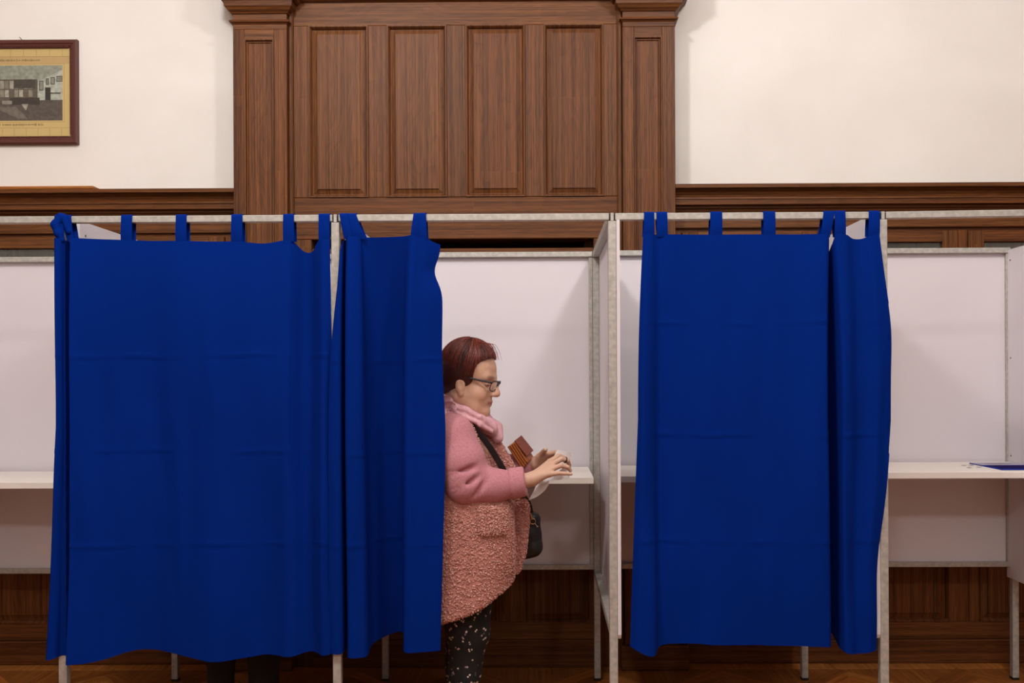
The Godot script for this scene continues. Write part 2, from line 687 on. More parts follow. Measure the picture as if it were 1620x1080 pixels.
# ---------------------------------------------------------------- panelling
func raised_panel(x0: float, x1: float, y0: float, y1: float, zf: float, mt: Material, parent: Node3D, called := "raised_panel") -> void:
	var m := MB.new()
	m.ring(x0, x1, y0, y1, [Vector2(0, zf), Vector2(0.0, zf + 0.006), Vector2(0.006, zf + 0.006), Vector2(0.012, zf - 0.004), Vector2(0.016, zf - 0.016), Vector2(0.02, zf - 0.016), Vector2(0.042, zf - 0.008), Vector2(0.042, zf - 0.003)])
	part(m, called, mt, parent)

# a flat face with rectangular holes, split in vertical stiles and horizontal rails
func stile(x0: float, x1: float, y0: float, y1: float, zb: float, zf: float, mt: Material, parent: Node3D, called := "stile", ch := 0.002) -> void:
	part(bx(Vector3(x0, y0, zb), Vector3(x1, y1, zf), ch), called, mt, parent)

func portal() -> void:
	var p := thing("door_surround", Vector3(-0.43, 0, -4.6), "carved oak door surround with four tall raised panels between two pilasters", "panelling")
	var zc := -4.495
	var zp := -4.45
	# panelled overdoor: rails, stiles and four raised panels
	var xs := [[-1.158, -0.861], [-0.767, -0.470], [-0.376, -0.080], [0.014, 0.310]]
	var y0 := 2.338
	var y1 := 3.192
	stile(-1.254, 0.401, y1, 3.40, -4.6, zc, M.wh[0], p, "top_rail")
	stile(-1.254, 0.401, 2.128, y0, -4.6, zc, M.wh[1], p, "lintel", 0.004)
	var edges := [-1.254, -1.158, -0.861, -0.767, -0.470, -0.376, -0.080, 0.014, 0.310, 0.401]
	for i in 5:
		stile(edges[i * 2], edges[i * 2 + 1], y0, y1, -4.6, zc, M.wv[(i + 1) % 5], p)
	for i in 4:
		part(bx(Vector3(xs[i][0], y0, -4.6), Vector3(xs[i][1], y1, zc - 0.02)), "backing", M.wv[0], p)
		raised_panel(xs[i][0], xs[i][1], y0, y1, zc, M.wv[[0, 4, 2, 1][i]], p)
	# jambs of the opening below
	stile(-1.254, -1.147, 0.0, 2.128, -4.6, zc, M.wv[3], p, "jamb")
	stile(0.258, 0.401, 0.0, 2.128, -4.6, zc, M.wv[2], p, "jamb")
	for sx in [-1, 1]:
		var xx := -1.147 if sx < 0 else 0.258
		part(bx(Vector3(xx - 0.04, 0, -4.94), Vector3(xx + 0.04, 2.2, -4.6)), "niche_side", M.wv[3], p)
	part(bx(Vector3(-1.107, 2.128, -4.94), Vector3(0.218, 2.36, -4.6)), "niche_head", M.wv[3], p)
	part(bx(Vector3(-1.107, 0.0, -4.948), Vector3(0.218, 2.128, -4.93)), "niche_back", M.wv[0], p)
	# closing board that leaves a dark slit under the lintel
	part(bx(Vector3(-1.147, 0.62, -4.56), Vector3(0.258, 2.075, -4.525), 0.003), "shutter_board", M.wh[2], p)
	part(bx(Vector3(-1.147, 2.05, -4.525), Vector3(0.258, 2.082, -4.50), 0.003), "shutter_rail", M.wh[2], p)
	# panelled dado below
	var lx := [[-1.02, -0.69], [-0.555, -0.225], [-0.095, 0.236]]
	var le := [-1.147, -1.02, -0.69, -0.555, -0.225, -0.095, 0.236, 0.258]
	stile(-1.147, 0.258, 0.135, 0.222, -4.57, zc, M.wh[0], p, "bottom_rail")
	stile(-1.147, 0.258, 0.60, 0.72, -4.57, zc, M.wh[1], p, "middle_rail")
	for i in 4:
		stile(le[i * 2], le[i * 2 + 1], 0.222, 0.60, -4.57, zc, M.wv[i], p)
	for i in 3:
		part(bx(Vector3(lx[i][0], 0.222, -4.57), Vector3(lx[i][1], 0.60, zc - 0.02)), "backing", M.wv[0], p)
		raised_panel(lx[i][0], lx[i][1], 0.222, 0.60, zc, M.wv[i + 1], p)
	for st in [[-1.147, -1.112], [0.2235, 0.258]]:
		pass
	part(bx(Vector3(-1.147, 0.0, -4.60), Vector3(0.258, 0.135, zc + 0.012), 0.004), "plinth", M.wh[1], p)
	# pilasters
	for s in 2:
		var x0: float = [-1.520, 0.401][s]
		var x1: float = [-1.254, 0.659][s]
		var pw := x1 - x0
		var pi := Node3D.new()
		pi.name = "pilaster"
		p.add_child(pi, true)
		pi.position = Vector3((x0 + x1) / 2, 0, zp) - p.position
		var px0 := x0 + 0.056
		var px1 := x1 - 0.064
		stile(x0, px0, 0.12, 3.16, -4.6, zp, M.wv[1 + s], pi)
		stile(px1, x1, 0.12, 3.16, -4.6, zp, M.wv[2 + s], pi)
		stile(px0, px1, 3.112, 3.16, -4.6, zp, M.wh[s], pi, "rail")
		stile(px0, px1, 0.12, 0.24, -4.6, zp, M.wh[s], pi, "rail")
		part(bx(Vector3(px0, 0.24, -4.6), Vector3(px1, 3.112, zp - 0.03)), "backing", M.wv[0], pi)
		var m := MB.new()
		m.ring(px0, px1, 0.24, 3.112, [Vector2(0, zp), Vector2(0, zp + 0.004), Vector2(0.006, zp + 0.004), Vector2(0.010, zp - 0.008), Vector2(0.014, zp - 0.008), Vector2(0.018, zp - 0.014)])
		part(m, "field_panel", M.wv[[4, 2][s]], pi)
		# plinth block
		part(bx(Vector3(x0 - 0.02, 0, -4.6), Vector3(x1 + (0.055 if s == 1 else 0.02), 0.12, zp + 0.02), 0.005), "plinth_block", M.wh[1], pi)
		# side bead next to the field
		var bm := MB.new()
		var bxx := x1 + 0.012 if s == 0 else x0 - 0.012
		bm.box(Vector3(bxx - 0.011, 0.12, zc - 0.02), Vector3(bxx + 0.011, 3.3, zc + 0.022), 0.006)
		part(bm, "side_bead", M.wv[3], pi)
		# neck, astragal and capital
		part(bx(Vector3(x0, 3.16, -4.6), Vector3(x1, 3.34, zp), 0.002), "neck", M.wh[s], pi)
		var a := MB.new()
		a.run_u([Vector2(0, 3.206), Vector2(0.010, 3.2045), Vector2(0.016, 3.199), Vector2(0.014, 3.193), Vector2(0.006, 3.189), Vector2(0, 3.183)], x0, x1, -4.6, zp)
		part(a, "astragal", M.wh[2], pi)
		var cp := MB.new()
		cp.run_u([Vector2(0, 3.42), Vector2(0.075, 3.42), Vector2(0.075, 3.325), Vector2(0.062, 3.318), Vector2(0.052, 3.300), Vector2(0.046, 3.296), Vector2(0.046, 3.292), Vector2(0.036, 3.290), Vector2(0.033, 3.264), Vector2(0.026, 3.258), Vector2(0.020, 3.250), Vector2(0.010, 3.242), Vector2(0.006, 3.236), Vector2(0, 3.234)], x0, x1, -4.6, zp)
		part(cp, "capital", M.wh[(s + 1) % 2], pi)
	# entablature across the top
	var en := MB.new()
	en.run_x([Vector2(-0.10, 3.62), Vector2(0.12, 3.62), Vector2(0.12, 3.56), Vector2(0.06, 3.50), Vector2(0.05, 3.42), Vector2(0.05, 3.335), Vector2(0.03, 3.325), Vector2(0.02, 3.312), Vector2(0, 3.306), Vector2(-0.10, 3.306)], -1.254, 0.401, zc)
	part(en, "architrave", M.wh[0], p)
	part(bx(Vector3(-1.60, 3.42, -4.6), Vector3(0.74, 3.9, zp + 0.05), 0.01), "frieze", M.wh[1], p)

func cabinet(x0: float, x1: float, doors: Array, label: String, ytop: float, lift: float) -> void:
	var c := thing("built_in_cabinet", Vector3((x0 + x1) / 2, 0, -4.6), label, "cabinet", "")
	var zf := -4.545
	# cornice
	var m := MB.new()
	var t := ytop
	m.run_x([Vector2(-0.055, t), Vector2(0.095, t), Vector2(0.095, t - 0.018), Vector2(0.085, t - 0.024), Vector2(0.066, t - 0.034), Vector2(0.056, t - 0.048), Vector2(0.053, t - 0.058), Vector2(0.062, t - 0.060), Vector2(0.063, t - 0.068), Vector2(0.058, t - 0.070), Vector2(0.058, t - 0.094), Vector2(0.030, t - 0.098), Vector2(0.030, t - 0.108), Vector2(0.020, t - 0.112), Vector2(0.018, t - 0.120), Vector2(0.008, t - 0.132), Vector2(0.008, t - 0.150), Vector2(0.0, t - 0.152), Vector2(-0.055, t - 0.152)], x0, x1, zf)
	part(m, "cornice", M.wh[1], c)
	# frieze rail, shadow gap
	part(bx(Vector3(x0, 2.172 + lift, -4.6), Vector3(x1, t - 0.15, zf + 0.006), 0.003), "frieze_rail", M.wh[0], c)
	part(bx(Vector3(x0, 2.15 + lift, -4.6), Vector3(x1, 2.175 + lift, zf - 0.012)), "gap_board", M.wh[2], c)
	# carcass
	part(bx(Vector3(x0, 0.0, -4.945), Vector3(x1, 2.36, -4.93)), "back_board", M.wv[3], c)
	part(bx(Vector3(x0, 2.33, -4.93), Vector3(x1, 2.37, -4.6)), "top_board", M.wv[3], c)
	part(bx(Vector3(x0, 0.62, -4.93), Vector3(x1, 0.66, -4.56)), "bottom_board", M.wv[3], c)
	part(bx(Vector3(x0, 1.72, -4.93), Vector3(x1, 1.745, -4.62)), "inner_shelf", M.wv[3], c)
	part(bx(Vector3(x0, 1.2, -4.93), Vector3(x1, 1.225, -4.62)), "inner_shelf", M.wv[3], c)
	part(bx(Vector3(x0, 0.0, -4.945), Vector3(x0 + 0.02, 2.36, -4.6)), "carcass_side", M.wv[3], c)
	part(bx(Vector3(x1 - 0.02, 0.0, -4.945), Vector3(x1, 2.36, -4.6)), "carcass_side", M.wv[3], c)
	# base and dado
	part(bx(Vector3(x0, 0.0, -4.6), Vector3(x1, 0.118, zf + 0.012), 0.004), "plinth", M.wh[1], c)
	part(bx(Vector3(x0, 0.118, -4.6), Vector3(x1, 0.205, zf - 0.002), 0.003), "bottom_rail", M.wh[0], c)
	part(bx(Vector3(x0, 0.60, -4.6), Vector3(x1, 0.74, zf + 0.01), 0.004), "middle_rail", M.wh[2], c)
	var last := x0
	for i in doors.size():
		var d: Array = doors[i]
		# post between doors
		part(bx(Vector3(last, 0.205, -4.6), Vector3(d[0] - 0.002, 2.16 + lift, zf - 0.008), 0.003), "post", M.wv[i % 5], c)
		last = d[1] + 0.002
		var dn := Node3D.new()
		dn.name = "glazed_door"
		c.add_child(dn, true)
		dn.position = Vector3((d[0] + d[1]) / 2, 0.75, zf) - c.position
		var st := 0.078
		part(bx(Vector3(d[0], 0.75, zf - 0.03), Vector3(d[0] + st, 2.155 + lift, zf), 0.003), "stile", M.wv[(i + 1) % 5], dn)
		part(bx(Vector3(d[1] - st, 0.75, zf - 0.03), Vector3(d[1], 2.155 + lift, zf), 0.003), "stile", M.wv[(i + 2) % 5], dn)
		part(bx(Vector3(d[0] + st, 2.098 + lift, zf - 0.03), Vector3(d[1] - st, 2.155 + lift, zf), 0.003), "top_rail", M.wh[i % 3], dn)
		part(bx(Vector3(d[0] + st, 0.75, zf - 0.03), Vector3(d[1] - st, 0.85, zf), 0.003), "bottom_rail", M.wh[i % 3], dn)
		part(bx(Vector3(d[0] + st, 0.85, zf - 0.022), Vector3(d[1] - st, 2.098 + lift, zf - 0.018)), "pane", M.glass, dn)
		# lower panel
		part(bx(Vector3(d[0] - 0.002, 0.205, -4.6), Vector3(d[0] + 0.05, 0.60, zf - 0.006), 0.002), "stile", M.wv[(i + 3) % 5], c)
		part(bx(Vector3(d[1] - 0.05, 0.205, -4.6), Vector3(d[1] + 0.002, 0.60, zf - 0.006), 0.002), "stile", M.wv[(i + 4) % 5], c)
		part(bx(Vector3(d[0] + 0.05, 0.205, -4.6), Vector3(d[1] - 0.05, 0.60, zf - 0.026)), "backing", M.wv[0], c)
		raised_panel(d[0] + 0.05, d[1] - 0.05, 0.205, 0.60, zf - 0.006, M.wv[(i + 1) % 5], c)
	part(bx(Vector3(last, 0.205, -4.6), Vector3(x1, 2.16 + lift, zf - 0.008), 0.003), "post", M.wv[2], c)

# ---------------------------------------------------------------- framed photograph
func framed_photo() -> void:
	var x0 := -2.902
	var x1 := -2.358
	var y0 := 2.635
	var y1 := 3.165
	var z := -4.6
	var t := thing("framed_photograph", Vector3((x0 + x1) / 2, y0, z), "old sepia photograph of a furnished room in a dark red-brown wooden frame", "picture")
	var fr := MB.new()
	fr.ring(x0, x1, y0, y1, [Vector2(0, z + 0.002), Vector2(0, z + 0.022), Vector2(0.006, z + 0.028), Vector2(0.018, z + 0.027), Vector2(0.024, z + 0.022), Vector2(0.028, z + 0.022), Vector2(0.040, z + 0.014), Vector2(0.0425, z + 0.008)], false)
	M.frame = mat(Color8(84, 40, 32), 0.45)
	part(fr, "frame", M.frame, t)
	# small ribs carved along the inner moulding
	var rb := MB.new()
	var q := x0 + 0.05
	while q < x1 - 0.045:
		for yy in [y0 + 0.034, y1 - 0.034]:
			rb.box(Vector3(q, yy - 0.006, z + 0.012), Vector3(q + 0.004, yy + 0.006, z + 0.0215))
		q += 0.0085
	q = y0 + 0.05
	while q < y1 - 0.045:
		for xx in [x0 + 0.034, x1 - 0.034]:
			rb.box(Vector3(xx - 0.006, q, z + 0.012), Vector3(xx + 0.006, q + 0.004, z + 0.0215))
		q += 0.0085
	var rp := part(rb, "ribbing", M.frame, t)
	rp.set_meta("kind", "stuff")
	# print
	var W := 456
	var H := 444
	var im := Image.create(W, H, false, Image.FORMAT_RGB8)
	im.fill(Color8(196, 172, 112))
	var ln := Color8(158, 134, 84)
	for k in 7:
		im.fill_rect(Rect2i(20 + k * 66, 4, 2, 34), ln)
		im.fill_rect(Rect2i(50 + k * 60, 404, 2, 36), ln)
	im.fill_rect(Rect2i(0, 38, W, 3), ln)
	im.fill_rect(Rect2i(0, 400, W, 2), ln)
	im.fill_rect(Rect2i(0, 41, W, 36), Color8(184, 156, 104))
	im.fill_rect(Rect2i(30, 76, 396, 2), ln); im.fill_rect(Rect2i(30, 370, 396, 2), ln)
	im.fill_rect(Rect2i(30, 76, 2, 296), ln); im.fill_rect(Rect2i(424, 76, 2, 296), ln)
	# photograph inside
	var px := 40
	var py := 84
	im.fill_rect(Rect2i(px, py, 376, 280), Color8(108, 104, 96))
	im.fill_rect(Rect2i(px, py, 376, 84), Color8(142, 146, 132))
	im.fill_rect(Rect2i(px, py + 70, 250, 120), Color8(92, 84, 72))
	for k in 7:
		var bx_ := px + 60 + k * 24
		im.fill_rect(Rect2i(bx_, py + 78, 20, 40), [Color8(150, 148, 136), Color8(120, 114, 100), Color8(164, 160, 146)][k % 3])
		im.fill_rect(Rect2i(bx_, py + 124, 20, 36), [Color8(134, 128, 112), Color8(168, 164, 150), Color8(96, 88, 76)][k % 3])
	im.fill_rect(Rect2i(px + 130, py + 72, 110, 44), Color8(70, 64, 56))
	# bright side wall that widens to the right
	for k in 126:
		var hh := int(30 + k * 0.72)
		im.fill_rect(Rect2i(px + 250 + k, py + 84 - int(k * 0.5), 1, hh + 96 + int(k * 0.1)), Color8(172, 178, 164))
	for k in [[258, 74, 22, 50], [292, 62, 16, 34], [316, 56, 22, 38], [346, 50, 30, 30]]:
		im.fill_rect(Rect2i(px + k[0], py + k[1] + 4, k[2], k[3]), Color8(84, 82, 74))
		im.fill_rect(Rect2i(px + k[0] + 4, py + k[1] + 8, k[2] - 8, k[3] - 9), Color8(132, 132, 120))
	im.fill_rect(Rect2i(px + 288, py + 112, 28, 84), Color8(52, 46, 42))
	im.fill_rect(Rect2i(px + 316, py + 138, 50, 7), Color8(76, 70, 62))
	im.fill_rect(Rect2i(px, py + 176, 376, 104), Color8(86, 78, 70))
	im.fill_rect(Rect2i(px + 110, py + 164, 150, 36), Color8(60, 52, 46))
	im.fill_rect(Rect2i(px + 70, py + 178, 50, 18), Color8(140, 134, 122))
	for k in 60:
		im.fill_rect(Rect2i(px + 30 + k * 2, py + 210 + k, 110 - k, 1), Color8(112, 104, 94))
		im.fill_rect(Rect2i(px + 168 + k / 3, py + 196 + k / 2, 34 - k / 2, 1), Color8(158, 152, 140))
	im.fill_rect(Rect2i(px + 6, py + 50, 16, 150), Color8(168, 164, 150))
	im.fill_rect(Rect2i(px, py, 40, 46), Color8(84, 78, 70))
	var gn := noise(0.035, 71, 4).get_image(376, 280).get_data()
	for yy in 280:
		for xx in 376:
			var c := im.get_pixel(px + xx, py + yy)
			var k := 0.84 + gn[yy * 376 + xx] / 255.0 * 0.26
			im.set_pixel(px + xx, py + yy, Color(minf(c.r * k, 1.0), minf(c.g * k, 1.0), minf(c.b * k, 1.0)))
	# two lines of faded handwriting
	var rg := RandomNumberGenerator.new()
	rg.seed = 9
	for row in [[58, 96, 300], [384, 92, 316]]:
		var xx: int = row[1]
		while xx < row[2]:
			var w := rg.randi_range(2, 5)
			var hh := rg.randi_range(4, 9) if rg.randf() > 0.2 else 14
			if rg.randf() > 0.13:
				im.fill_rect(Rect2i(xx, int(row[0]) - hh / 2, 2, hh), Color8(96, 76, 46))
				im.fill_rect(Rect2i(xx, int(row[0]) + 2 - rg.randi_range(0, 4), w, 2), Color8(112, 90, 56))
			xx += w + 1
	M.print_ = mat(Color.WHITE, 0.6)
	M.print_.albedo_texture = ImageTexture.create_from_image(im)
	var pm := MB.new()
	pm.use_t = true
	var a := 0.042
	pm.grid([Vector3(x0 + a, y1 - a, z + 0.009), Vector3(x1 - a, y1 - a, z + 0.009), Vector3(x0 + a, y0 + a, z + 0.009), Vector3(x1 - a, y0 + a, z + 0.009)], 2, 2, Vector3(0, 0, 1), PackedVector2Array([Vector2(0, 0), Vector2(1, 0), Vector2(0, 1), Vector2(1, 1)]))
	part(pm, "print", M.print_, t)
	part(bx(Vector3(x0 + 0.01, y0 + 0.01, z + 0.001), Vector3(x1 - 0.01, y1 - 0.01, z + 0.008)), "backing_card", M.panel_edge, t)
	var nl := MB.new()
	nl.tube([Vector3(-2.645, 3.166, z), Vector3(-2.648, 3.172, z + 0.012), Vector3(-2.655, 3.181, z + 0.016)], [0.002], 6)
	part(nl, "hanging_nail", M.screw, t)

# ---------------------------------------------------------------- voting booths
const ZF := -3.3
const ZB := -4.3
const POSTS := [-2.758, -1.755, -0.752, 0.256, 1.238, 2.232]

func partition(i: int, side: int, label: String) -> void:
	var x: float = POSTS[i]
	var t := thing("booth_partition", Vector3(x, 0, (ZF + ZB) / 2), label, "partition", "steel framed side partitions of the voting booths")
	var r := 0.0150
	part(bx(Vector3(x - r, 0, ZF - r), Vector3(x + r, 2.005, ZF + r), 0.002), "front_post", M.steel, t)
	part(bx(Vector3(x - r, 0, ZB - r), Vector3(x + r, 2.006, ZB + r), 0.002), "back_post", M.steel, t)
	part(bx(Vector3(x - r, 2.006, ZB - r), Vector3(x + r, 2.036, ZF - r), 0.002), "top_rail", M.steel, t)
	part(bx(Vector3(x - r, 0.498, ZB + r), Vector3(x + r, 0.528, ZF - r), 0.002), "bottom_rail", M.steel, t)
	part(bx(Vector3(x - 0.006, 2.005, ZF - r), Vector3(x + 0.006, 2.034, ZF + r), 0.001), "post_cap", M.steel, t)
	for z in [ZF, ZB]:
		part(bx(Vector3(x - r - 0.001, 0, z - r - 0.001), Vector3(x + r + 0.001, 0.012, z + r + 0.001), 0.002), "foot", M.black, t)
	var a := x + r + 0.0005 if side > 0 else x - r - 0.0125
	var pn := MB.new()
	# panel with a clipped lower front corner
	var zp := ZF - 0.07 if i == 1 or i == 2 else ZF + 0.012
	var prof := [Vector2(ZB - 0.012, 2.03), Vector2(zp, 2.03), Vector2(zp, 0.50), Vector2(zp - 0.006, 0.487), Vector2(zp - 0.016, 0.482), Vector2(ZB - 0.012, 0.482)]
	var b := a + 0.012
	var n := prof.size()
	for k in n:
		var u: Vector2 = prof[k]
		var w: Vector2 = prof[(k + 1) % n]
		var mid := (u + w) / 2 - Vector2((ZF + ZB) / 2, 1.25)
		var e := w - u
		var o := Vector2(e.y, -e.x)
		if o.dot(mid) < 0:
			o = -o
		pn.quad(Vector3(a, u.y, u.x), Vector3(b, u.y, u.x), Vector3(b, w.y, w.x), Vector3(a, w.y, w.x), Vector3(0, o.y, o.x))
	for k in range(1, n - 1):
		for xx in [a, b]:
			pn.tri(Vector3(xx, prof[0].y, prof[0].x), Vector3(xx, prof[k].y, prof[k].x), Vector3(xx, prof[k + 1].y, prof[k + 1].x), Vector3(-1 if xx == a else 1, 0, 0))
	var po := part(pn, "panel", M.panel, t)
	var xs := b if side > 0 else a
	for z in [ZB + 0.03, ZB + 0.35, ZB + 0.68, zp - 0.04]:
		for y in [1.98, 1.52, 1.06]:
			if y < 1.9 and z > ZB + 0.1 and z < ZF - 0.1:
				continue
			var sc := MB.new()
			sc.tube([Vector3(xs - 0.001 * side, y, z), Vector3(xs + 0.0018 * side, y, z)], [0.005, 0.004], 8)
			part(sc, "screw", M.screw, po)

func back_panel(i: int, label: String, lift: float) -> void:
	var x0: float = POSTS[i] + 0.0155
	var x1: float = POSTS[i + 1] - 0.0155
	var t := thing("booth_back_panel", Vector3((x0 + x1) / 2, 0.525 + lift, ZB), label, "panel", "white back panels of the voting booths")
	part(bx(Vector3(x0, 2.009 + lift, ZB - 0.0125), Vector3(x1, 2.034 + lift, ZB + 0.0125), 0.002), "top_rail", M.steel, t)
	part(bx(Vector3(x0, 0.525 + lift, ZB - 0.0125), Vector3(x1, 0.548 + lift, ZB + 0.0125), 0.002), "bottom_rail", M.steel, t)
	part(bx(Vector3(x0, 0.548 + lift, ZB - 0.0125), Vector3(x0 + 0.018, 2.009 + lift, ZB + 0.006), 0.002), "side_rail", M.steel, t)
	part(bx(Vector3(x1 - 0.018, 0.548 + lift, ZB - 0.0125), Vector3(x1, 2.009 + lift, ZB + 0.006), 0.002), "side_rail", M.steel, t)
	part(bx(Vector3(x0 + 0.003, 0.53 + lift, ZB - 0.025), Vector3(x1 - 0.003, 2.03 + lift, ZB - 0.0127), 0.001), "panel", M.panel, t)

func crossbar(i: int, label: String, rise: float) -> void:
	var x0: float = POSTS[i] + 0.011
	var x1: float = POSTS[i + 1] - 0.011
	var t := thing("booth_crossbar", Vector3((x0 + x1) / 2, 2.0085, ZF), label, "bar", "front top bars of the voting booths")
	var m := MB.new()
	m.box(Vector3(x0, 2.0085, ZF - 0.0125), Vector3(x1, 2.0335, ZF + 0.0125), 0.002)
	for k in m.v.size():
		m.v[k].y += rise * (m.v[k].x - x0) / (x1 - x0)
	part(m, "bar", M.steel, t)
	for s in 2:
		var xx := x0 if s == 0 else x1
		part(bx(Vector3(xx - 0.004, 2.011 + rise * s, ZF - 0.009), Vector3(xx + 0.004, 2.031 + rise * s, ZF + 0.009)), "end_plug", M.black, t)

func shelf(i: int, y: float, label: String, x0g := 0.02, x1g := 0.035) -> void:
	var x0: float = POSTS[i] + x0g
	var x1: float = POSTS[i + 1] - x1g
	var t := thing("booth_shelf", Vector3((x0 + x1) / 2, y - 0.027, -4.05), label, "shelf", "white writing shelves in the voting booths")
	part(bx(Vector3(x0, y - 0.027, ZB + 0.014), Vector3(x1, y, -3.83), 0.0015), "board", M.shelf, t)
	for xx in [x0 + 0.1, x1 - 0.1]:
		part(bx(Vector3(xx - 0.012, y - 0.062, ZB + 0.0135), Vector3(xx + 0.012, y - 0.027, ZB + 0.017)), "bracket", M.steel, t)
		var br := MB.new()
		br.box(Vector3(xx - 0.012, y - 0.0305, ZB + 0.017), Vector3(xx + 0.012, y - 0.027, -4.05))
		part(br, "bracket", M.steel, t)

# columns: [xtop, xmid, xbottom, ztop, zmid, zbottom, ytop, ybottom]
func cloth_sheet(cols: Array, creases: Array, vcrease: Array, seed_: int, edge_l: Array, edge_r: Array) -> MB:
	var nu := 7
	var nc := cols.size()
	var NC := (nc - 1) * nu + 1
	var NR := 190
	var nz := noise(1.0, seed_, 2)
	var front := []
	front.resize(NR * NC)
	var flat := PackedFloat32Array()
	flat.resize(NC * 8)
	for j in NC:
		var s := float(j) / nu
		var a := mini(int(s), nc - 2)
		var f := s - a
		for k in 8:
			var p0: float = cols[maxi(a - 1, 0)][k]
			var p1: float = cols[a][k]
			var p2: float = cols[a + 1][k]
			var p3: float = cols[mini(a + 2, nc - 1)][k]
			var q := 0.5 * (2 * p1 + (p2 - p0) * f + (2 * p0 - 5 * p1 + 4 * p2 - p3) * f * f + (3 * p1 - p0 - 3 * p2 + p3) * f * f * f)
			flat[j * 8 + k] = q
	for i in NR:
		var v := float(i) / (NR - 1)
		for j in NC:
			var b := j * 8
			var x: float
			var z: float
			if v < 0.45:
				var e := v / 0.45
				e = 1.0 - (1.0 - e) * (1.0 - e)
				x = lerpf(flat[b], flat[b + 1], e); z = lerpf(flat[b + 3], flat[b + 4], e)
			else:
				var e := (v - 0.45) / 0.55
				x = lerpf(flat[b + 1], flat[b + 2], e); z = lerpf(flat[b + 4], flat[b + 5], e)
			var y := lerpf(flat[b + 6], flat[b + 7], v)
			var wl := maxf(0.0, 1.0 - float(j) / (NC * 0.2))
			var wr := maxf(0.0, 1.0 - float(NC - 1 - j) / (NC * 0.2))
			for e in edge_l:
				x += e[1] * exp(-pow((y - e[0]) / e[2], 2)) * wl
			for e in edge_r:
				x += e[1] * exp(-pow((y - e[0]) / e[2], 2)) * wr
			z += nz.get_noise_2d(x * 2.2, y * 0.5) * 0.024 * minf(1.0, v * 2.5)
			z += nz.get_noise_2d(x * 7.0 + 40.0, y * 1.2) * 0.008 * minf(1.0, v * 3.0)
			for cr in creases:
				var wob: float = cr + nz.get_noise_2d(x * 3.0, cr * 9.0) * 0.008
				var amp := 0.0020 * clampf(0.55 + nz.get_noise_2d(x * 5.0 + 9.0, cr * 31.0) * 1.4, 0.0, 1.0)
				var dy: float = (y - wob) / 0.009
				if absf(dy) < 3.0:
					z += amp * exp(-dy * dy) - amp * 0.5 * exp(-pow(dy + 1.4, 2))
			for vc in vcrease:
				var dx: float = (x - vc) / 0.010
				if absf(dx) < 3.0:
					z += 0.0024 * exp(-dx * dx) * (0.6 + 0.4 * nz.get_noise_1d(y * 4.0))
			for px in POSTS:
				if x > px - 0.018 and x < px + 0.018:
					z = maxf(z, 0.0012)
			front[i * NC + j] = Vector3(x, y, ZF + 0.0165 + z)
	var m := MB.new()
	m.grid(front, NR, NC, Vector3(0, 0, 1))
	var rear := []
	rear.resize(NR * NC)
	for i in NR * NC:
		rear[i] = front[i] - m.n[i] * 0.0014
	m.grid(rear, NR, NC, Vector3(0, 0, -1))
	for j in NC - 1:
		m.quad(front[j], front[j + 1], rear[j + 1], rear[j], Vector3(0, 1, 0))
		var k := (NR - 1) * NC + j
		m.quad(front[k], front[k + 1], rear[k + 1], rear[k], Vector3(0, -1, 0))
	for i in NR - 1:
		var k := i * NC
		m.quad(front[k], front[k + NC], rear[k + NC], rear[k], Vector3(-1, 0, 0))
		k += NC - 1
		m.quad(front[k], front[k + NC], rear[k + NC], rear[k], Vector3(1, 0, 0))
	return m

# hanging loop over the bar: x range at the bar, x range at the cloth, cloth top
func tab(parent: Node3D, t0: float, t1: float, b0: float, b1: float, yb: float, lean := 0.006, zfr := 0.0, pinch := 0.0, ybr := 0.0) -> void:
	var zf := ZF + 0.0150 + zfr
	var zr := ZF - 0.0150
	var path := []
	for k in 7:
		var f := k / 6.0
		path.append([lerpf(yb - 0.008, 2.030, f), zf + (0.004 * sin(f * PI)) * (1.0 - f), f])
	path.append([2.0355, zf - 0.003, 1.0])
	path.append([2.0368, ZF, 1.0])
	path.append([2.0355, zr + 0.003, 1.0])
	for k in 7:
		var f := k / 6.0
		path.append([lerpf(2.030, yb - 0.006 + ybr, f), lerpf(zr, ZF + 0.002, f * f), 1.0 - f])
	var rows := path.size()
	var m := MB.new()
	var A := []
	var B := []
	for k in rows:
		var f: float = path[k][2]
		var back := k > 8
		var sft := (lean * (1.0 - f) * 1.0) if back else 0.0
		var pin := pinch * sin(f * PI)
		for c in 5:
			var u := c / 4.0
			var x := lerpf(lerpf(b0 + sft, t0, f), lerpf(b1 + sft, t1, f), u)
			x = lerpf(x, (lerpf(b0, t0, f) + lerpf(b1, t1, f)) / 2, pin)
			var bow := 0.003 * sin(u * PI) * sin(f * PI) * (-1.0 if back else 1.0)
			A.append(Vector3(x, path[k][0], path[k][1] + bow))
	var g := MB.new()
	g.grid(A, rows, 5, Vector3(0, 0, 1))
	for k in A.size():
		var nn := g.n[k]
		# outward from the bar
		var o: Vector3 = A[k] - Vector3(A[k].x, 2.02, ZF)
		if nn.dot(o) < 0:
			nn = -nn
		B.append(A[k] + nn * 0.0016)
	m.grid(B, rows, 5, Vector3(0, 0.01, 0))
	m.grid(A, rows, 5, Vector3(0, -0.01, 0))
	for k in rows - 1:
		m.quad(A[k * 5], A[k * 5 + 5], B[k * 5 + 5], B[k * 5], Vector3(-1, 0, 0))
		m.quad(A[k * 5 + 4], A[k * 5 + 9], B[k * 5 + 9], B[k * 5 + 4], Vector3(1, 0, 0))
	part(m, "hanging_tab", M.cloth, parent)

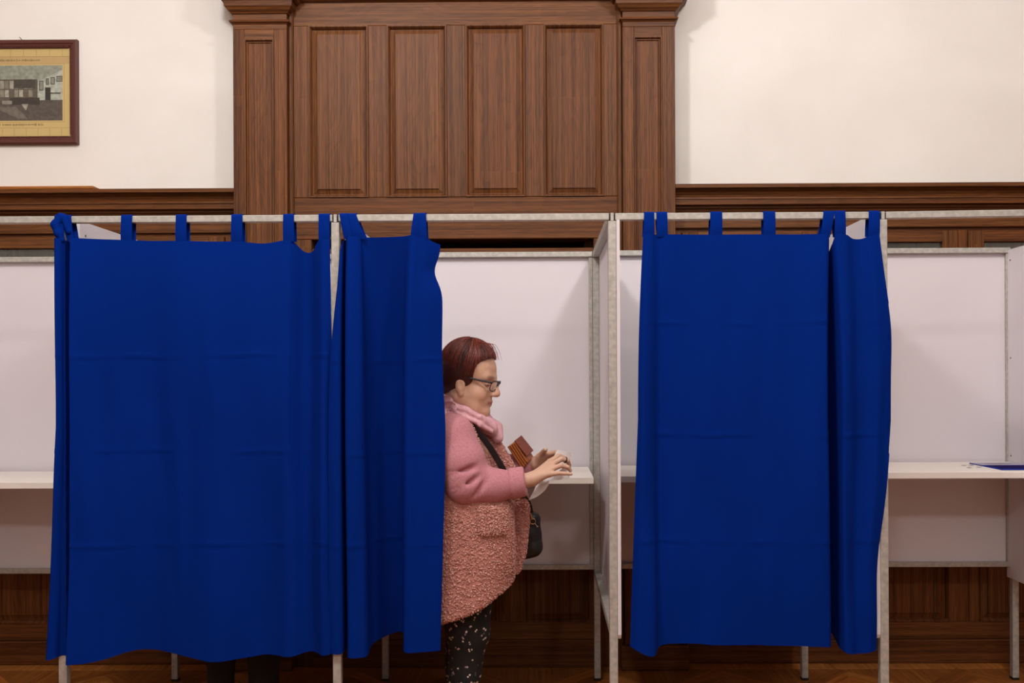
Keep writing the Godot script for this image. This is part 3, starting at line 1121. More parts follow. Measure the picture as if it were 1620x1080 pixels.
func curtains() -> void:
	# wide curtain drawn across its booth
	var c1 := thing("curtain", Vector3(-1.27, 0.42, ZF), "wide royal blue tab-top curtain drawn right across its booth, dark trousers below", "curtain", "blue booth curtains")
	var cols := [
		[-1.774, -1.773, -1.812, 0.004, 0.006, 0.006, 1.946, 0.424],
		[-1.764, -1.763, -1.796, 0.024, 0.030, 0.036, 1.950, 0.424],
		[-1.750, -1.750, -1.776, 0.022, 0.026, 0.030, 1.948, 0.426],
		[-1.742, -1.742, -1.762, 0.004, 0.004, 0.004, 1.946, 0.430],
		[-1.735, -1.736, -1.750, -0.030, -0.050, -0.050, 1.944, 0.432],
		[-1.724, -1.726, -1.736, -0.034, -0.060, -0.060, 1.944, 0.430],
		[-1.716, -1.718, -1.724, -0.016, -0.030, -0.030, 1.946, 0.426],
		[-1.711, -1.713, -1.718, 0.018, 0.034, 0.036, 1.951, 0.414],
		[-1.690, -1.693, -1.690, 0.014, 0.034, 0.040, 1.950, 0.413],
		[-1.600, -1.610, -1.605, 0.004, 0.014, 0.018, 1.947, 0.419],
		[-1.513, -1.510, -1.500, 0.003, 0.004, -0.018, 1.944, 0.445],
		[-1.420, -1.420, -1.410, 0.000, 0.002, -0.020, 1.941, 0.444],
		[-1.314, -1.310, -1.300, 0.003, 0.010, 0.010, 1.940, 0.428],
		[-1.200, -1.205, -1.195, 0.000, 0.012, 0.034, 1.937, 0.415],
		[-1.110, -1.115, -1.105, 0.004, 0.004, 0.016, 1.936, 0.419],
		[-1.010, -1.010, -1.015, 0.000, 0.000, -0.008, 1.929, 0.427],
		[-0.930, -0.935, -0.940, 0.004, 0.012, 0.016, 1.941, 0.428],
		[-0.905, -0.910, -0.905, -0.006, 0.000, 0.010, 1.936, 0.430],
		[-0.875, -0.880, -0.875, -0.034, -0.030, -0.016, 1.904, 0.436],
		[-0.845, -0.850, -0.850, -0.036, -0.034, -0.026, 1.903, 0.438],
		[-0.818, -0.818, -0.822, -0.008, 0.000, -0.006, 1.936, 0.436],
		[-0.795, -0.795, -0.800, 0.008, 0.018, 0.012, 1.942, 0.434],
		[-0.7705, -0.765, -0.774, 0.002, 0.002, 0.000, 1.944, 0.437]]
	part(cloth_sheet(cols, [1.52, 1.175, 0.835], [-1.318, -1.06], 3, [], []), "cloth", M.cloth, c1)
	for p in [[-1.533, -1.493], [-1.333, -1.294], [-1.130, -1.090], [-0.941, -0.902]]:
		tab(c1, p[0], p[1], p[0] - 0.001, p[1] + 0.001, 1.943)
	tab(c1, -0.812, -0.771, -0.812, -0.771, 1.942, -0.004)
	# knotted pair at the post
	tab(c1, -1.774, -1.742, -1.764, -1.735, 1.948, 0.004, 0.006, 0.0)
	tab(c1, -1.752, -1.716, -1.728, -1.704, 1.950, 0.010, 0.001, 0.0)
	var kn := MB.new()
	var kf := Field.new(Vector3(-1.80, 1.92, ZF - 0.03), Vector3(-1.70, 2.05, ZF + 0.06), 0.0035)
	kf.cone(Vector3(-1.752, 2.030, ZF + 0.020), Vector3(-1.768, 2.000, ZF + 0.024), 0.014, 0.016, 0.008)
	kf.cone(Vector3(-1.768, 2.000, ZF + 0.024), Vector3(-1.757, 1.968, ZF + 0.026), 0.016, 0.014, 0.008)
	kf.cone(Vector3(-1.757, 1.968, ZF + 0.026), Vector3(-1.748, 1.944, ZF + 0.022), 0.014, 0.012, 0.008)
	kf.cone(Vector3(-1.740, 2.028, ZF + 0.020), Vector3(-1.722, 1.975, ZF + 0.020), 0.013, 0.011, 0.004)
	kf.into(kn)
	part(kn, "twisted_tab", M.cloth, c1)

	# curtain pushed aside in the open booth
	var c2 := thing("curtain", Vector3(-0.56, 0.43, ZF), "royal blue curtain gathered in deep folds beside the woman in pink", "curtain", "blue booth curtains")
	cols = [
		[-0.722, -0.775, -0.776, 0.010, 0.012, 0.012, 1.905, 0.440],
		[-0.732, -0.756, -0.758, 0.012, 0.020, 0.020, 1.900, 0.438],
		[-0.726, -0.738, -0.738, 0.018, 0.020, 0.022, 1.915, 0.438],
		[-0.720, -0.728, -0.726, 0.008, 0.004, 0.004, 1.935, 0.442],
		[-0.718, -0.726, -0.724, -0.030, -0.060, -0.060, 1.945, 0.444],
		[-0.712, -0.718, -0.715, 0.000, -0.006, -0.004, 1.950, 0.432],
		[-0.700, -0.706, -0.702, 0.020, 0.028, 0.032, 1.951, 0.429],
		[-0.675, -0.670, -0.668, 0.014, 0.024, 0.028, 1.951, 0.428],
		[-0.660, -0.648, -0.640, 0.002, 0.004, 0.006, 1.951, 0.430],
		[-0.650, -0.644, -0.634, -0.010, -0.060, -0.075, 1.951, 0.450],
		[-0.600, -0.600, -0.585, -0.014, -0.105, -0.150, 1.951, 0.464],
		[-0.540, -0.540, -0.540, -0.014, -0.110, -0.160, 1.953, 0.468],
		[-0.500, -0.512, -0.514, -0.006, -0.070, -0.090, 1.954, 0.455],
		[-0.480, -0.504, -0.511, 0.014, 0.004, 0.004, 1.954, 0.446],
		[-0.464, -0.485, -0.492, 0.022, 0.028, 0.030, 1.953, 0.442],
		[-0.440, -0.450, -0.455, 0.012, 0.020, 0.026, 1.948, 0.443],
		[-0.416, -0.405, -0.415, 0.002, 0.004, 0.012, 1.944, 0.443],
		[-0.398, -0.375, -0.392, -0.008, -0.008, 0.000, 1.934, 0.443],
		[-0.370, -0.352, -0.376, -0.022, -0.020, -0.012, 1.924, 0.443]]
	part(cloth_sheet(cols, [1.50, 1.16, 0.83], [], 17, [], [[1.825, -0.026, 0.055], [1.5, -0.012, 0.2]]), "cloth", M.cloth, c2)
	tab(c2, -0.722, -0.674, -0.690, -0.640, 1.951, 0.004, 0.003)
	tab(c2, -0.734, -0.704, -0.718, -0.688, 1.951, 0.004, 0.007)
	tab(c2, -0.466, -0.442, -0.478, -0.446, 1.953, 0.003, 0.002)
	tab(c2, -0.448, -0.420, -0.446, -0.416, 1.946, 0.003, 0.005)

	# third curtain
	var c3 := thing("curtain", Vector3(0.79, 0.44, ZF), "royal blue curtain with a dark vertical slit fold near its edge, nobody behind it", "curtain", "blue booth curtains")
	cols = [
		[0.368, 0.346, 0.314, 0.000, 0.000, 0.004, 1.955, 0.462],
		[0.382, 0.362, 0.338, 0.012, 0.020, 0.026, 1.955, 0.452],
		[0.400, 0.385, 0.372, 0.010, 0.016, 0.032, 1.955, 0.436],
		[0.414, 0.404, 0.402, 0.000, 0.004, 0.020, 1.954, 0.434],
		[0.430, 0.424, 0.424, -0.004, -0.010, -0.016, 1.954, 0.458],
		[0.470, 0.465, 0.468, 0.004, -0.002, -0.012, 1.954, 0.468],
		[0.550, 0.548, 0.550, 0.000, 0.006, 0.000, 1.953, 0.471],
		[0.632, 0.630, 0.630, 0.003, 0.010, 0.004, 1.952, 0.468],
		[0.730, 0.728, 0.728, 0.000, 0.006, -0.004, 1.953, 0.465],
		[0.824, 0.822, 0.825, 0.003, 0.008, 0.000, 1.952, 0.464],
		[0.920, 0.920, 0.925, 0.000, 0.008, 0.006, 1.952, 0.464],
		[1.000, 1.000, 1.005, 0.012, 0.020, 0.018, 1.951, 0.463],
		[1.034, 1.026, 1.036, 0.012, 0.016, 0.014, 1.949, 0.462],
		[1.044, 1.038, 1.047, -0.010, -0.030, -0.030, 1.905, 0.466],
		[1.047, 1.046, 1.054, -0.040, -0.090, -0.085, 1.890, 0.486],
		[1.050, 1.060, 1.068, -0.036, -0.080, -0.075, 1.890, 0.486],
		[1.053, 1.070, 1.076, -0.006, -0.020, -0.016, 1.915, 0.452],
		[1.064, 1.080, 1.084, 0.016, 0.022, 0.026, 1.950, 0.446],
		[1.100, 1.105, 1.104, 0.012, 0.018, 0.024, 1.948, 0.440],
		[1.130, 1.140, 1.128, -0.006, -0.004, 0.012, 1.936, 0.437],
		[1.162, 1.180, 1.152, -0.010, -0.006, 0.012, 1.936, 0.437],
		[1.190, 1.212, 1.180, 0.002, 0.010, 0.016, 1.946, 0.440],
		[1.223, 1.264, 1.209, 0.000, -0.002, 0.002, 1.951, 0.444]]
	part(cloth_sheet(cols, [1.63, 1.225, 0.84], [0.872], 29, [], [[1.60, 0.012, 0.16], [0.75, -0.020, 0.2]]), "cloth", M.cloth, c3)
	tab(c3, 0.372, 0.4085, 0.369, 0.4095, 1.954, -0.003)
	tab(c3, 0.4165, 0.456, 0.4175, 0.458, 1.954, 0.002)
	tab(c3, 0.612, 0.655, 0.611, 0.655, 1.953, -0.004)
	tab(c3, 0.804, 0.847, 0.804, 0.848, 1.952, -0.004)
	tab(c3, 1.022, 1.062, 1.010, 1.044, 1.948, -0.006)
	tab(c3, 1.062, 1.100, 1.060, 1.101, 1.949, 0.0, 0.003)
	tab(c3, 1.186, 1.226, 1.182, 1.224, 1.950, -0.006)

func booths() -> void:
	partition(0, 1, "steel framed white booth partition at the far end beside the cream wall")
	partition(1, 1, "steel framed white partition whose post carries the knotted curtain tab")
	partition(2, 1, "steel framed white partition between the wide curtain and the gathered curtain")
	partition(3, 1, "steel framed white partition with its whole grey frame in view at the open booth")
	partition(4, -1, "steel framed white partition behind the edge of the slit-folded blue curtain")
	partition(5, -1, "steel framed white partition beside the shelf with the blue booklet")
	var names := ["booth without a curtain, bare shelf", "booth behind the wide drawn curtain", "booth where the woman in pink stands", "booth behind the slit-folded curtain", "booth with the blue booklet"]
	var lifts := [-0.012, -0.006, 0.0, 0.004, 0.008]
	for i in 5:
		back_panel(i, "white laminate back panel in grey steel rails, " + names[i], lifts[i])
		crossbar(i, "grey galvanised top bar of the " + names[i], 0.010 if i == 4 else 0.0)
		shelf(i, [1.000, 1.004, 1.013, 1.018, 1.030][i], "white laminate writing shelf in the " + names[i], 0.03, [0.03, 0.03, 0.04, 0.03, 0.03][i])

# ---------------------------------------------------------------- things on the shelf
func booklet() -> void:
	var y := 1.030
	var t := thing("booklet", Vector3(2.06, y, -4.03), "dark blue folder with a pale printed strip lying on the shelf", "booklet")
	M.blue_print = mat(Color8(38, 56, 150), 0.85)
	M.blue_print.metallic_specular = 0.12
	M.navy_print = mat(Color8(30, 22, 84), 0.85)
	M.navy_print.metallic_specular = 0.12
	M.lilac_print = mat(Color8(176, 170, 190), 0.85)
	part(bx(Vector3(1.975, y + 0.0002, -4.20), Vector3(2.185, y + 0.004, -3.90), 0.001), "cover", M.blue_print, t)
	part(bx(Vector3(1.986, y + 0.004, -4.075), Vector3(2.174, y + 0.0048, -3.925)), "dark_field", M.navy_print, t)
	part(bx(Vector3(1.976, y + 0.004, -4.199), Vector3(2.184, y + 0.0050, -4.085)), "pale_strip", M.lilac_print, t)
	part(bx(Vector3(2.02, y + 0.005, -4.165), Vector3(2.15, y + 0.0053, -4.150)), "printed_line", M.screw, t)
	part(bx(Vector3(2.02, y + 0.005, -4.130), Vector3(2.13, y + 0.0053, -4.120)), "printed_line", M.screw, t)
	M.scrap = mat(Color8(196, 188, 186), 0.7)
	var spots := [[1.884, -4.00, 0.3], [1.905, -4.10, 1.1], [1.935, -4.02, 0.7], [1.945, -4.12, 2.0]]
	for s in spots:
		var m := MB.new()
		var p := []
		for i in 3:
			for j in 3:
				var q := Vector3((i - 1) * 0.011, 0.0012 + 0.0018 * ((i * 2 + j * 3) % 3), (j - 1) * 0.009).rotated(Vector3.UP, s[2])
				p.append(q + Vector3(s[0], y, s[1]))
		m.grid(p, 3, 3, Vector3(0, 1, 0))
		var p2 := []
		for q in p:
			p2.append(q - Vector3(0, 0.001, 0))
		m.grid(p2, 3, 3, Vector3(0, -1, 0))
		solid(m, "paper_scrap", M.scrap, "tiny crumpled paper scrap on the shelf beside the blue folder", "paper", "paper scraps beside the folder")

# ---------------------------------------------------------------- people
class HeadField extends Field:
	var lip := Color(0.36, 0.13, 0.11)
	func paint(p: Vector3) -> Color:
		var skin := Color(0.60, 0.36, 0.25)
		var c := skin
		# cheeks and nose a little redder
		var ck := exp(-((p - Vector3(0.06, -0.035, 0.045 * signf(p.z))).length_squared()) / 0.0005)
		c = c.lerp(Color(0.60, 0.29, 0.20), ck * 0.45)
		var ns := exp(-((p - Vector3(0.112, -0.032, 0)).length_squared()) / 0.0003)
		c = c.lerp(Color(0.56, 0.28, 0.20), ns * 0.5)
		# lips
		if p.x > 0.078 and absf(p.z) < 0.026:
			var l := exp(-pow((p.y + 0.0665) / 0.0065, 2)) * clampf((0.026 - absf(p.z)) / 0.008, 0.0, 1.0)
			c = c.lerp(lip, clampf(l * 1.3, 0.0, 1.0))
		# brows
		var bz := absf(p.z) - 0.034
		if p.x > 0.05:
			var by := 0.025 - bz * bz * 6.0
			var b := exp(-pow((p.y - by) / 0.0035, 2)) * clampf((0.022 - absf(bz)) / 0.008, 0.0, 1.0)
			c = c.lerp(Color(0.20, 0.10, 0.07), b * 0.55)
			# lash line of the lowered lids
			var e := exp(-pow((p.y + 0.0045) / 0.0016, 2)) * clampf((0.015 - absf(bz)) / 0.004, 0.0, 1.0)
			c = c.lerp(Color(0.06, 0.04, 0.035), e)
		return c

class HairField extends Field:
	var line := [Vector2(0.100, 0.085), Vector2(0.084, 0.066), Vector2(0.070, 0.046), Vector2(0.058, 0.036), Vector2(0.030, 0.030), Vector2(-0.004, 0.034), Vector2(-0.030, 0.022), Vector2(-0.036, 0.004), Vector2(-0.042, -0.022), Vector2(-0.07, -0.075), Vector2(-0.075, -0.2)]
	func front(y: float) -> float:
		if y >= line[0].x:
			return 1.0
		for i in line.size() - 1:
			if y >= line[i + 1].x:
				return lerpf(line[i + 1].y, line[i].y, (y - line[i + 1].x) / (line[i].x - line[i + 1].x))
		return -1.0
	func adjust(p: Vector3, x: float) -> float:
		if x > 0.03:
			return x
		var e := (p.x - front(p.y)) * 0.7
		var k := 0.010
		var q := k - absf(x - e)
		return maxf(x, e) + (q * q / (4.0 * k) if q > 0.0 else 0.0)

func head_shape(h: float) -> HeadField:
	var f := HeadField.new(Vector3(-0.13, -0.235, -0.10), Vector3(0.145, 0.14, 0.10), h)
	f.ell(Vector3(-0.012, 0.042, 0), Vector3(0.092, 0.080, 0.072), 0.02)
	f.ell(Vector3(0.034, 0.036, 0), Vector3(0.050, 0.056, 0.060), 0.03)
	f.ell(Vector3(0.026, -0.034, 0), Vector3(0.062, 0.068, 0.060), 0.03)
	for s in [-1.0, 1.0]:
		f.cone(Vector3(-0.015, -0.060, 0.050 * s), Vector3(0.058, -0.100, 0.016 * s), 0.024, 0.021, 0.03)
		f.ell(Vector3(0.052, -0.042, 0.036 * s), Vector3(0.029, 0.030, 0.026), 0.02)
		# jowl
		f.ell(Vector3(0.040, -0.085, 0.034 * s), Vector3(0.030, 0.026, 0.022), 0.02)
	# double chin and chin
	f.ell(Vector3(0.026, -0.108, 0), Vector3(0.048, 0.026, 0.042), 0.03)
	f.ell(Vector3(0.078, -0.100, 0), Vector3(0.019, 0.018, 0.022), 0.018)
	# brow ridge
	for s in [-1.0, 1.0]:
		f.cone(Vector3(0.080, 0.021, 0.004 * s), Vector3(0.068, 0.022, 0.042 * s), 0.010, 0.010, 0.02)
		f.ell(Vector3(0.096, 0.002, 0.032 * s), Vector3(0.020, 0.014, 0.020), 0.014, Basis(), true)
		# eyeball under a lowered lid
		f.ell(Vector3(0.0685, 0.001, 0.033 * s), Vector3(0.0145, 0.0130, 0.0145), 0.003)
		f.cone(Vector3(0.080, -0.004, 0.023 * s), Vector3(0.077, -0.005, 0.043 * s), 0.0035, 0.003, 0.004)
	# nose
	f.cone(Vector3(0.086, 0.016, 0), Vector3(0.107, -0.026, 0), 0.008, 0.0115, 0.010)
	f.ell(Vector3(0.1065, -0.0305, 0), Vector3(0.0135, 0.0120, 0.0135), 0.006)
	for s in [-1.0, 1.0]:
		f.ell(Vector3(0.100, -0.035, 0.0115 * s), Vector3(0.011, 0.0085, 0.0075), 0.006)
		f.ell(Vector3(0.103, -0.042, 0.006 * s), Vector3(0.004, 0.004, 0.003), 0.003, Basis(), true)
	# mouth: muzzle, lips, corners drawn down
	f.ell(Vector3(0.072, -0.062, 0), Vector3(0.022, 0.024, 0.030), 0.014)
	for s in [-1.0, 1.0]:
		f.cone(Vector3(0.0935, -0.0605, 0.002 * s), Vector3(0.082, -0.0660, 0.021 * s), 0.0052, 0.0032, 0.005)
		f.cone(Vector3(0.0915, -0.0725, 0.002 * s), Vector3(0.081, -0.0695, 0.020 * s), 0.0062, 0.0036, 0.005)
		f.cone(Vector3(0.0955, -0.0668, 0.0), Vector3(0.084, -0.0690, 0.022 * s), 0.0014, 0.0014, 0.002)
	# ears
	for s in [-1.0, 1.0]:
		var rot := Basis(Vector3(0, 0, 1), 0.18) * Basis(Vector3(0, 1, 0), 0.22 * s)
		f.ell(Vector3(-0.006, -0.024, 0.0745 * s), Vector3(0.017, 0.028, 0.0085), 0.005, rot)
		f.ell(Vector3(-0.001, -0.020, 0.085 * s), Vector3(0.011, 0.018, 0.007), 0.003, rot, true)
		f.ell(Vector3(0.002, -0.051, 0.073 * s), Vector3(0.009, 0.011, 0.007), 0.005)
	f.cone(Vector3(-0.020, -0.055, 0), Vector3(-0.045, -0.20, 0), 0.054, 0.060, 0.03)
	return f

func hair_mesh(xf: Transform3D, h: float, strands: int, shell: MB) -> MB:
	var f := HairField.new(Vector3(-0.14, -0.10, -0.115), Vector3(0.11, 0.165, 0.115), h)
	f.ell(Vector3(-0.016, 0.042, 0), Vector3(0.098, 0.098, 0.088), 0.02)
	f.ell(Vector3(-0.050, 0.010, 0), Vector3(0.064, 0.078, 0.080), 0.03)
	f.ell(Vector3(0.012, 0.094, 0.0), Vector3(0.050, 0.034, 0.060), 0.03)
	f.ell(Vector3(-0.058, -0.030, 0), Vector3(0.046, 0.040, 0.064), 0.03)
	f.each()
	f.into(shell, xf)
	var m := MB.new()
	# strands combed from the crown over the shell
	var rng := RandomNumberGenerator.new()
	rng.seed = 77
	var crown := Vector3(-0.030, 0.140, 0.0)
	for k in strands:
		var a := rng.randf() * TAU
		var len_ := rng.randf_range(0.55, 1.0)
		var start := rng.randf_range(0.05, 0.55)
		var path := []
		var wob := rng.randf_range(-0.35, 0.35)
		var lift := rng.randf_range(0.995, 1.03)
		for q in 9:
			var tt := start + (len_ - start) * q / 8.0
			var th := tt * 2.0
			var az := a + wob * tt
			var dir := Vector3(sin(th) * cos(az), cos(th), sin(th) * sin(az))
			var p := Vector3(-0.016, 0.046, 0) + dir * Vector3(0.100, 0.098, 0.090) * lift
			if dir.x > 0.1 and p.y > 0.07:
				p.y += 0.006 * dir.x
				p.x += 0.001 * dir.x
			if dir.x < -0.2:
				p.x -= 0.012 * smoothstep(0.06, -0.03, p.y)
			if p.y < 0.100 and p.x > f.front(p.y) + 0.004:
				break
			if p.y < -0.065:
				break
			path.append(xf * p)
		if path.size() > 3:
			var r := []
			for q in path.size():
				r.append(0.0016 * (1.0 - 0.75 * q / (path.size() - 1)))
			(shell if k % 3 == 0 else m).tube(path, r, 4, false)
	# loose wisps at the forelock
	for k in 26:
		var z := rng.randf_range(-0.05, 0.07)
		var p0 := Vector3(0.01 + rng.randf() * 0.03, 0.132, z)
		var path := []
		for q in 6:
			var tt := q / 5.0
			path.append(xf * (p0 + Vector3(0.060 * tt + rng.randf() * 0.002, 0.012 * sin(tt * PI) - 0.045 * tt * tt, 0.01 * tt)))
		m.tube(path, [0.001, 0.001, 0.0009, 0.0008, 0.0006, 0.0004], 4, false)
	return m

# fingers: array of chains of points, with radii
func hand(m: MB, wrist: Vector3, fore: Vector3, knuckles: Array, fingers: Array, thumb: Array, rw: float) -> void:
	var lo := wrist.min(fore)
	var hi := wrist.max(fore)
	for c in fingers + [thumb]:
		for p in c:
			lo = lo.min(p); hi = hi.max(p)
	var w := Vector3(0.035, 0.035, 0.035)
	var f := SkinField.new(lo - w, hi + w, 0.0030)
	f.nails = []
	f.cone(fore, wrist, rw * 1.12, rw * 0.92, 0.01)
	for i in 4:
		f.cone(wrist.lerp(knuckles[i], 0.1), knuckles[i], rw * 0.62, 0.0118 if i < 3 else 0.0108, 0.016)
		var c: Array = fingers[i]
		var r0: float = [0.0098, 0.0100, 0.0094, 0.0082][i]
		f.cone(knuckles[i], c[0], 0.0112, r0, 0.006)
		f.cone(c[0], c[1], r0, r0 * 0.88, 0.003)
		f.cone(c[1], c[2], r0 * 0.88, r0 * 0.72, 0.003)
		f.nails.append(c[2])
	f.cone(wrist.lerp(thumb[0], 0.25), thumb[0], rw * 0.6, 0.015, 0.014)
	f.cone(thumb[0], thumb[1], 0.0135, 0.0110, 0.006)
	f.cone(thumb[1], thumb[2], 0.0110, 0.0085, 0.003)
	f.nails.append(thumb[2])
	f.into(m)

class SkinField extends Field:
	var nails := []
	func paint(p: Vector3) -> Color:
		var c := Color(0.56, 0.34, 0.24)
		for q in nails:
			var e := exp(-((p - q - Vector3(0.004, 0.004, 0.003)).length_squared()) / 0.00003)
			c = c.lerp(Color(0.62, 0.36, 0.30), e * 0.6)
		return c

class CoatField extends Field:
	# y, centre x, half depth, half width
	var tab := [[1.36, -0.350, 0.045, 0.060], [1.30, -0.345, 0.085, 0.125], [1.24, -0.335, 0.125, 0.180], [1.16, -0.320, 0.165, 0.205], [1.08, -0.308, 0.198, 0.215], [1.00, -0.300, 0.232, 0.222], [0.93, -0.295, 0.243, 0.228], [0.85, -0.295, 0.240, 0.232], [0.75, -0.297, 0.232, 0.238], [0.65, -0.297, 0.205, 0.242], [0.55, -0.300, 0.195, 0.246], [0.45, -0.300, 0.190, 0.25]]
	var lim := [Vector2(1.40, -0.30), Vector2(1.30, -0.285), Vector2(1.19, -0.240), Vector2(1.08, -0.202), Vector2(1.00, -0.150), Vector2(0.94, -0.116), Vector2(0.80, -0.112), Vector2(0.40, -0.112)]
	var cz := -3.58
	func row(y: float) -> Array:
		for i in tab.size() - 1:
			if y >= tab[i + 1][0]:
				var f := clampf((y - tab[i + 1][0]) / (tab[i][0] - tab[i + 1][0]), 0.0, 1.0)
				return [lerpf(tab[i + 1][1], tab[i][1], f), lerpf(tab[i + 1][2], tab[i][2], f), lerpf(tab[i + 1][3], tab[i][3], f)]
		return [-0.3, 0.19, 0.25]
	func edge(y: float) -> float:
		for i in lim.size() - 1:
			if y >= lim[i + 1].x:
				return lerpf(lim[i + 1].y, lim[i].y, clampf((y - lim[i + 1].x) / (lim[i].x - lim[i + 1].x), 0.0, 1.0))
		return -0.112
	# z of the near surface at (x, y)
	func near_z(x: float, y: float) -> float:
		var r := row(y)
		var u: float = clampf((x - r[0]) / r[1], -0.98, 0.98)
		return cz + r[2] * pow(1.0 - pow(absf(u), 2.3), 1.0 / 2.3)
	func smax(a: float, b: float, k: float) -> float:
		var q := k - absf(a - b)
		return maxf(a, b) + (q * q / (4.0 * k) if q > 0.0 else 0.0)
	func fill() -> void:
		var at := 0
		var rows := []
		for j in ny:
			var y := o.y + j * h
			rows.append(row(y) + [edge(y), y])
		for i in nz:
			var z := o.z + i * h
			for j in ny:
				var r: Array = rows[j]
				var y: float = r[4]
				for q in nx:
					var x := o.x + q * h
					var u: float = (x - r[0]) / r[1]
					var w: float = (z - cz) / r[2]
					# soft vertical folds
					var fold: float = 0.006 * sin(x * 38.0 + z * 21.0 + y * 4.0) * clampf((1.0 - y) * 2.0, 0.0, 1.0)
					var e := (pow(pow(absf(u), 2.3) + pow(absf(w), 2.3), 1.0 / 2.3) - 1.0) * minf(r[1], r[2]) + fold
					e = smax(e, (y - 1.345) , 0.03)
					# the near front edge, with the far half reaching further forward
					if z > -3.60:
						e = smax(e, minf(x - float(r[3]), z + 3.565), 0.012)
					var t := clampf((x + 0.40) / 0.29, 0.0, 1.0)
					var hem := 0.522 + 0.136 * pow(t, 1.6) + (0.055 if z < -3.575 else 0.0) * t
					e = smax(e, hem - y, 0.012)
					d[at] = e
					at += 1

func tufts(src: MB, count: int, r: float, cols: Array, parent: Node3D, called: String, rel: Vector3) -> void:
	var rng := RandomNumberGenerator.new()
	rng.seed = 5
	var area := PackedFloat32Array()
	var total := 0.0
	var nt := src.ix.size() / 3
	for k in nt:
		var a := src.v[src.ix[k * 3]]
		total += (src.v[src.ix[k * 3 + 1]] - a).cross(src.v[src.ix[k * 3 + 2]] - a).length()
		area.append(total)
	var b := MB.new()
	# a small lumpy bead
	var pts := []
	for i in 5:
		for j in 7:
			var th := PI * i / 4.0
			var az := TAU * j / 6.0
			pts.append(Vector3(sin(th) * cos(az), cos(th) * 0.8, sin(th) * sin(az)))
	b.grid(pts, 5, 7, Vector3(0, 0, 1))
	if b.n[10].dot(b.v[10]) < 0.0:
		b.flip_from(0, 0)
	for i in b.n.size():
		b.n[i] = b.v[i].normalized()
	var mm := MultiMesh.new()
	mm.transform_format = MultiMesh.TRANSFORM_3D
	mm.use_colors = true
	mm.mesh = b.mesh()
	mm.instance_count = count
	for k in count:
		var w := rng.randf() * total
		var lo := area.bsearch(w)
		lo = mini(lo, nt - 1)
		var u := sqrt(rng.randf())
		var s := rng.randf()
		var p0 := src.v[src.ix[lo * 3]]
		var p1 := src.v[src.ix[lo * 3 + 1]]
		var p2 := src.v[src.ix[lo * 3 + 2]]
		var p := p0 * (1.0 - u) + p1 * (u * (1.0 - s)) + p2 * (u * s)
		var nn := src.n[src.ix[lo * 3]]
		var sc := r * rng.randf_range(0.6, 1.3)
		var bs := Basis(Vector3(rng.randf() - 0.5, rng.randf() - 0.5, rng.randf() - 0.5).normalized(), rng.randf() * TAU).scaled(Vector3(sc, sc * rng.randf_range(0.7, 1.4), sc))
		mm.set_instance_transform(k, Transform3D(bs, p + nn * r * rng.randf_range(0.0, 0.8) - rel))
		var c: Color = cols[rng.randi() % cols.size()]
		mm.set_instance_color(k, c)
	var o := MultiMeshInstance3D.new()
	o.name = called
	o.multimesh = mm
	var mt := mat(Color.WHITE, 1.0)
	mt.vertex_color_use_as_albedo = true
	mt.metallic_specular = 0.1
	mm.mesh.surface_set_material(0, mt)
	o.material_override = mt
	o.set_meta("kind", "stuff")
	parent.add_child(o, true)

func arrays_offset(m: MB) -> MB:
	return m

func leg_field(m: MB, hip: Vector3, knee: Vector3, ankle: Vector3, r: Array, h: float) -> void:
	var w := Vector3(0.16, 0.16, 0.16)
	var f := Field.new(hip.min(ankle).min(knee) - w, hip.max(ankle).max(knee) + Vector3(0.16, 0.05, 0.16), h)
	f.cone(hip, knee, r[0], r[1], 0.02)
	f.cone(knee, knee.lerp(ankle, 0.45), r[1], r[2], 0.02)
	f.cone(knee.lerp(ankle, 0.45), ankle, r[2], r[3], 0.02)
	f.into(m)

func shoe(m: MB, ankle: Vector3, toe: Vector3) -> void:
	var dir := (toe - ankle) * Vector3(1, 0, 1)
	var f := Field.new(ankle.min(toe) - Vector3(0.09, 0.12, 0.09), ankle.max(toe) + Vector3(0.09, 0.08, 0.09), 0.006)
	var a := Vector3(ankle.x, 0.045, ankle.z) - dir.normalized() * 0.03
	f.cone(a, a + dir * 0.55, 0.042, 0.040, 0.02)
	f.cone(a + dir * 0.55, Vector3(toe.x, 0.030, toe.z), 0.040, 0.028, 0.02)
	f.cone(a + Vector3(0, 0.02, 0), ankle + Vector3(0, 0.03, 0), 0.040, 0.043, 0.02)
	for k in f.d.size():
		var y := f.o.y + float((k / f.nx) % f.ny) * f.h
		f.d[k] = maxf(f.d[k], 0.001 - y)
	f.into(m)

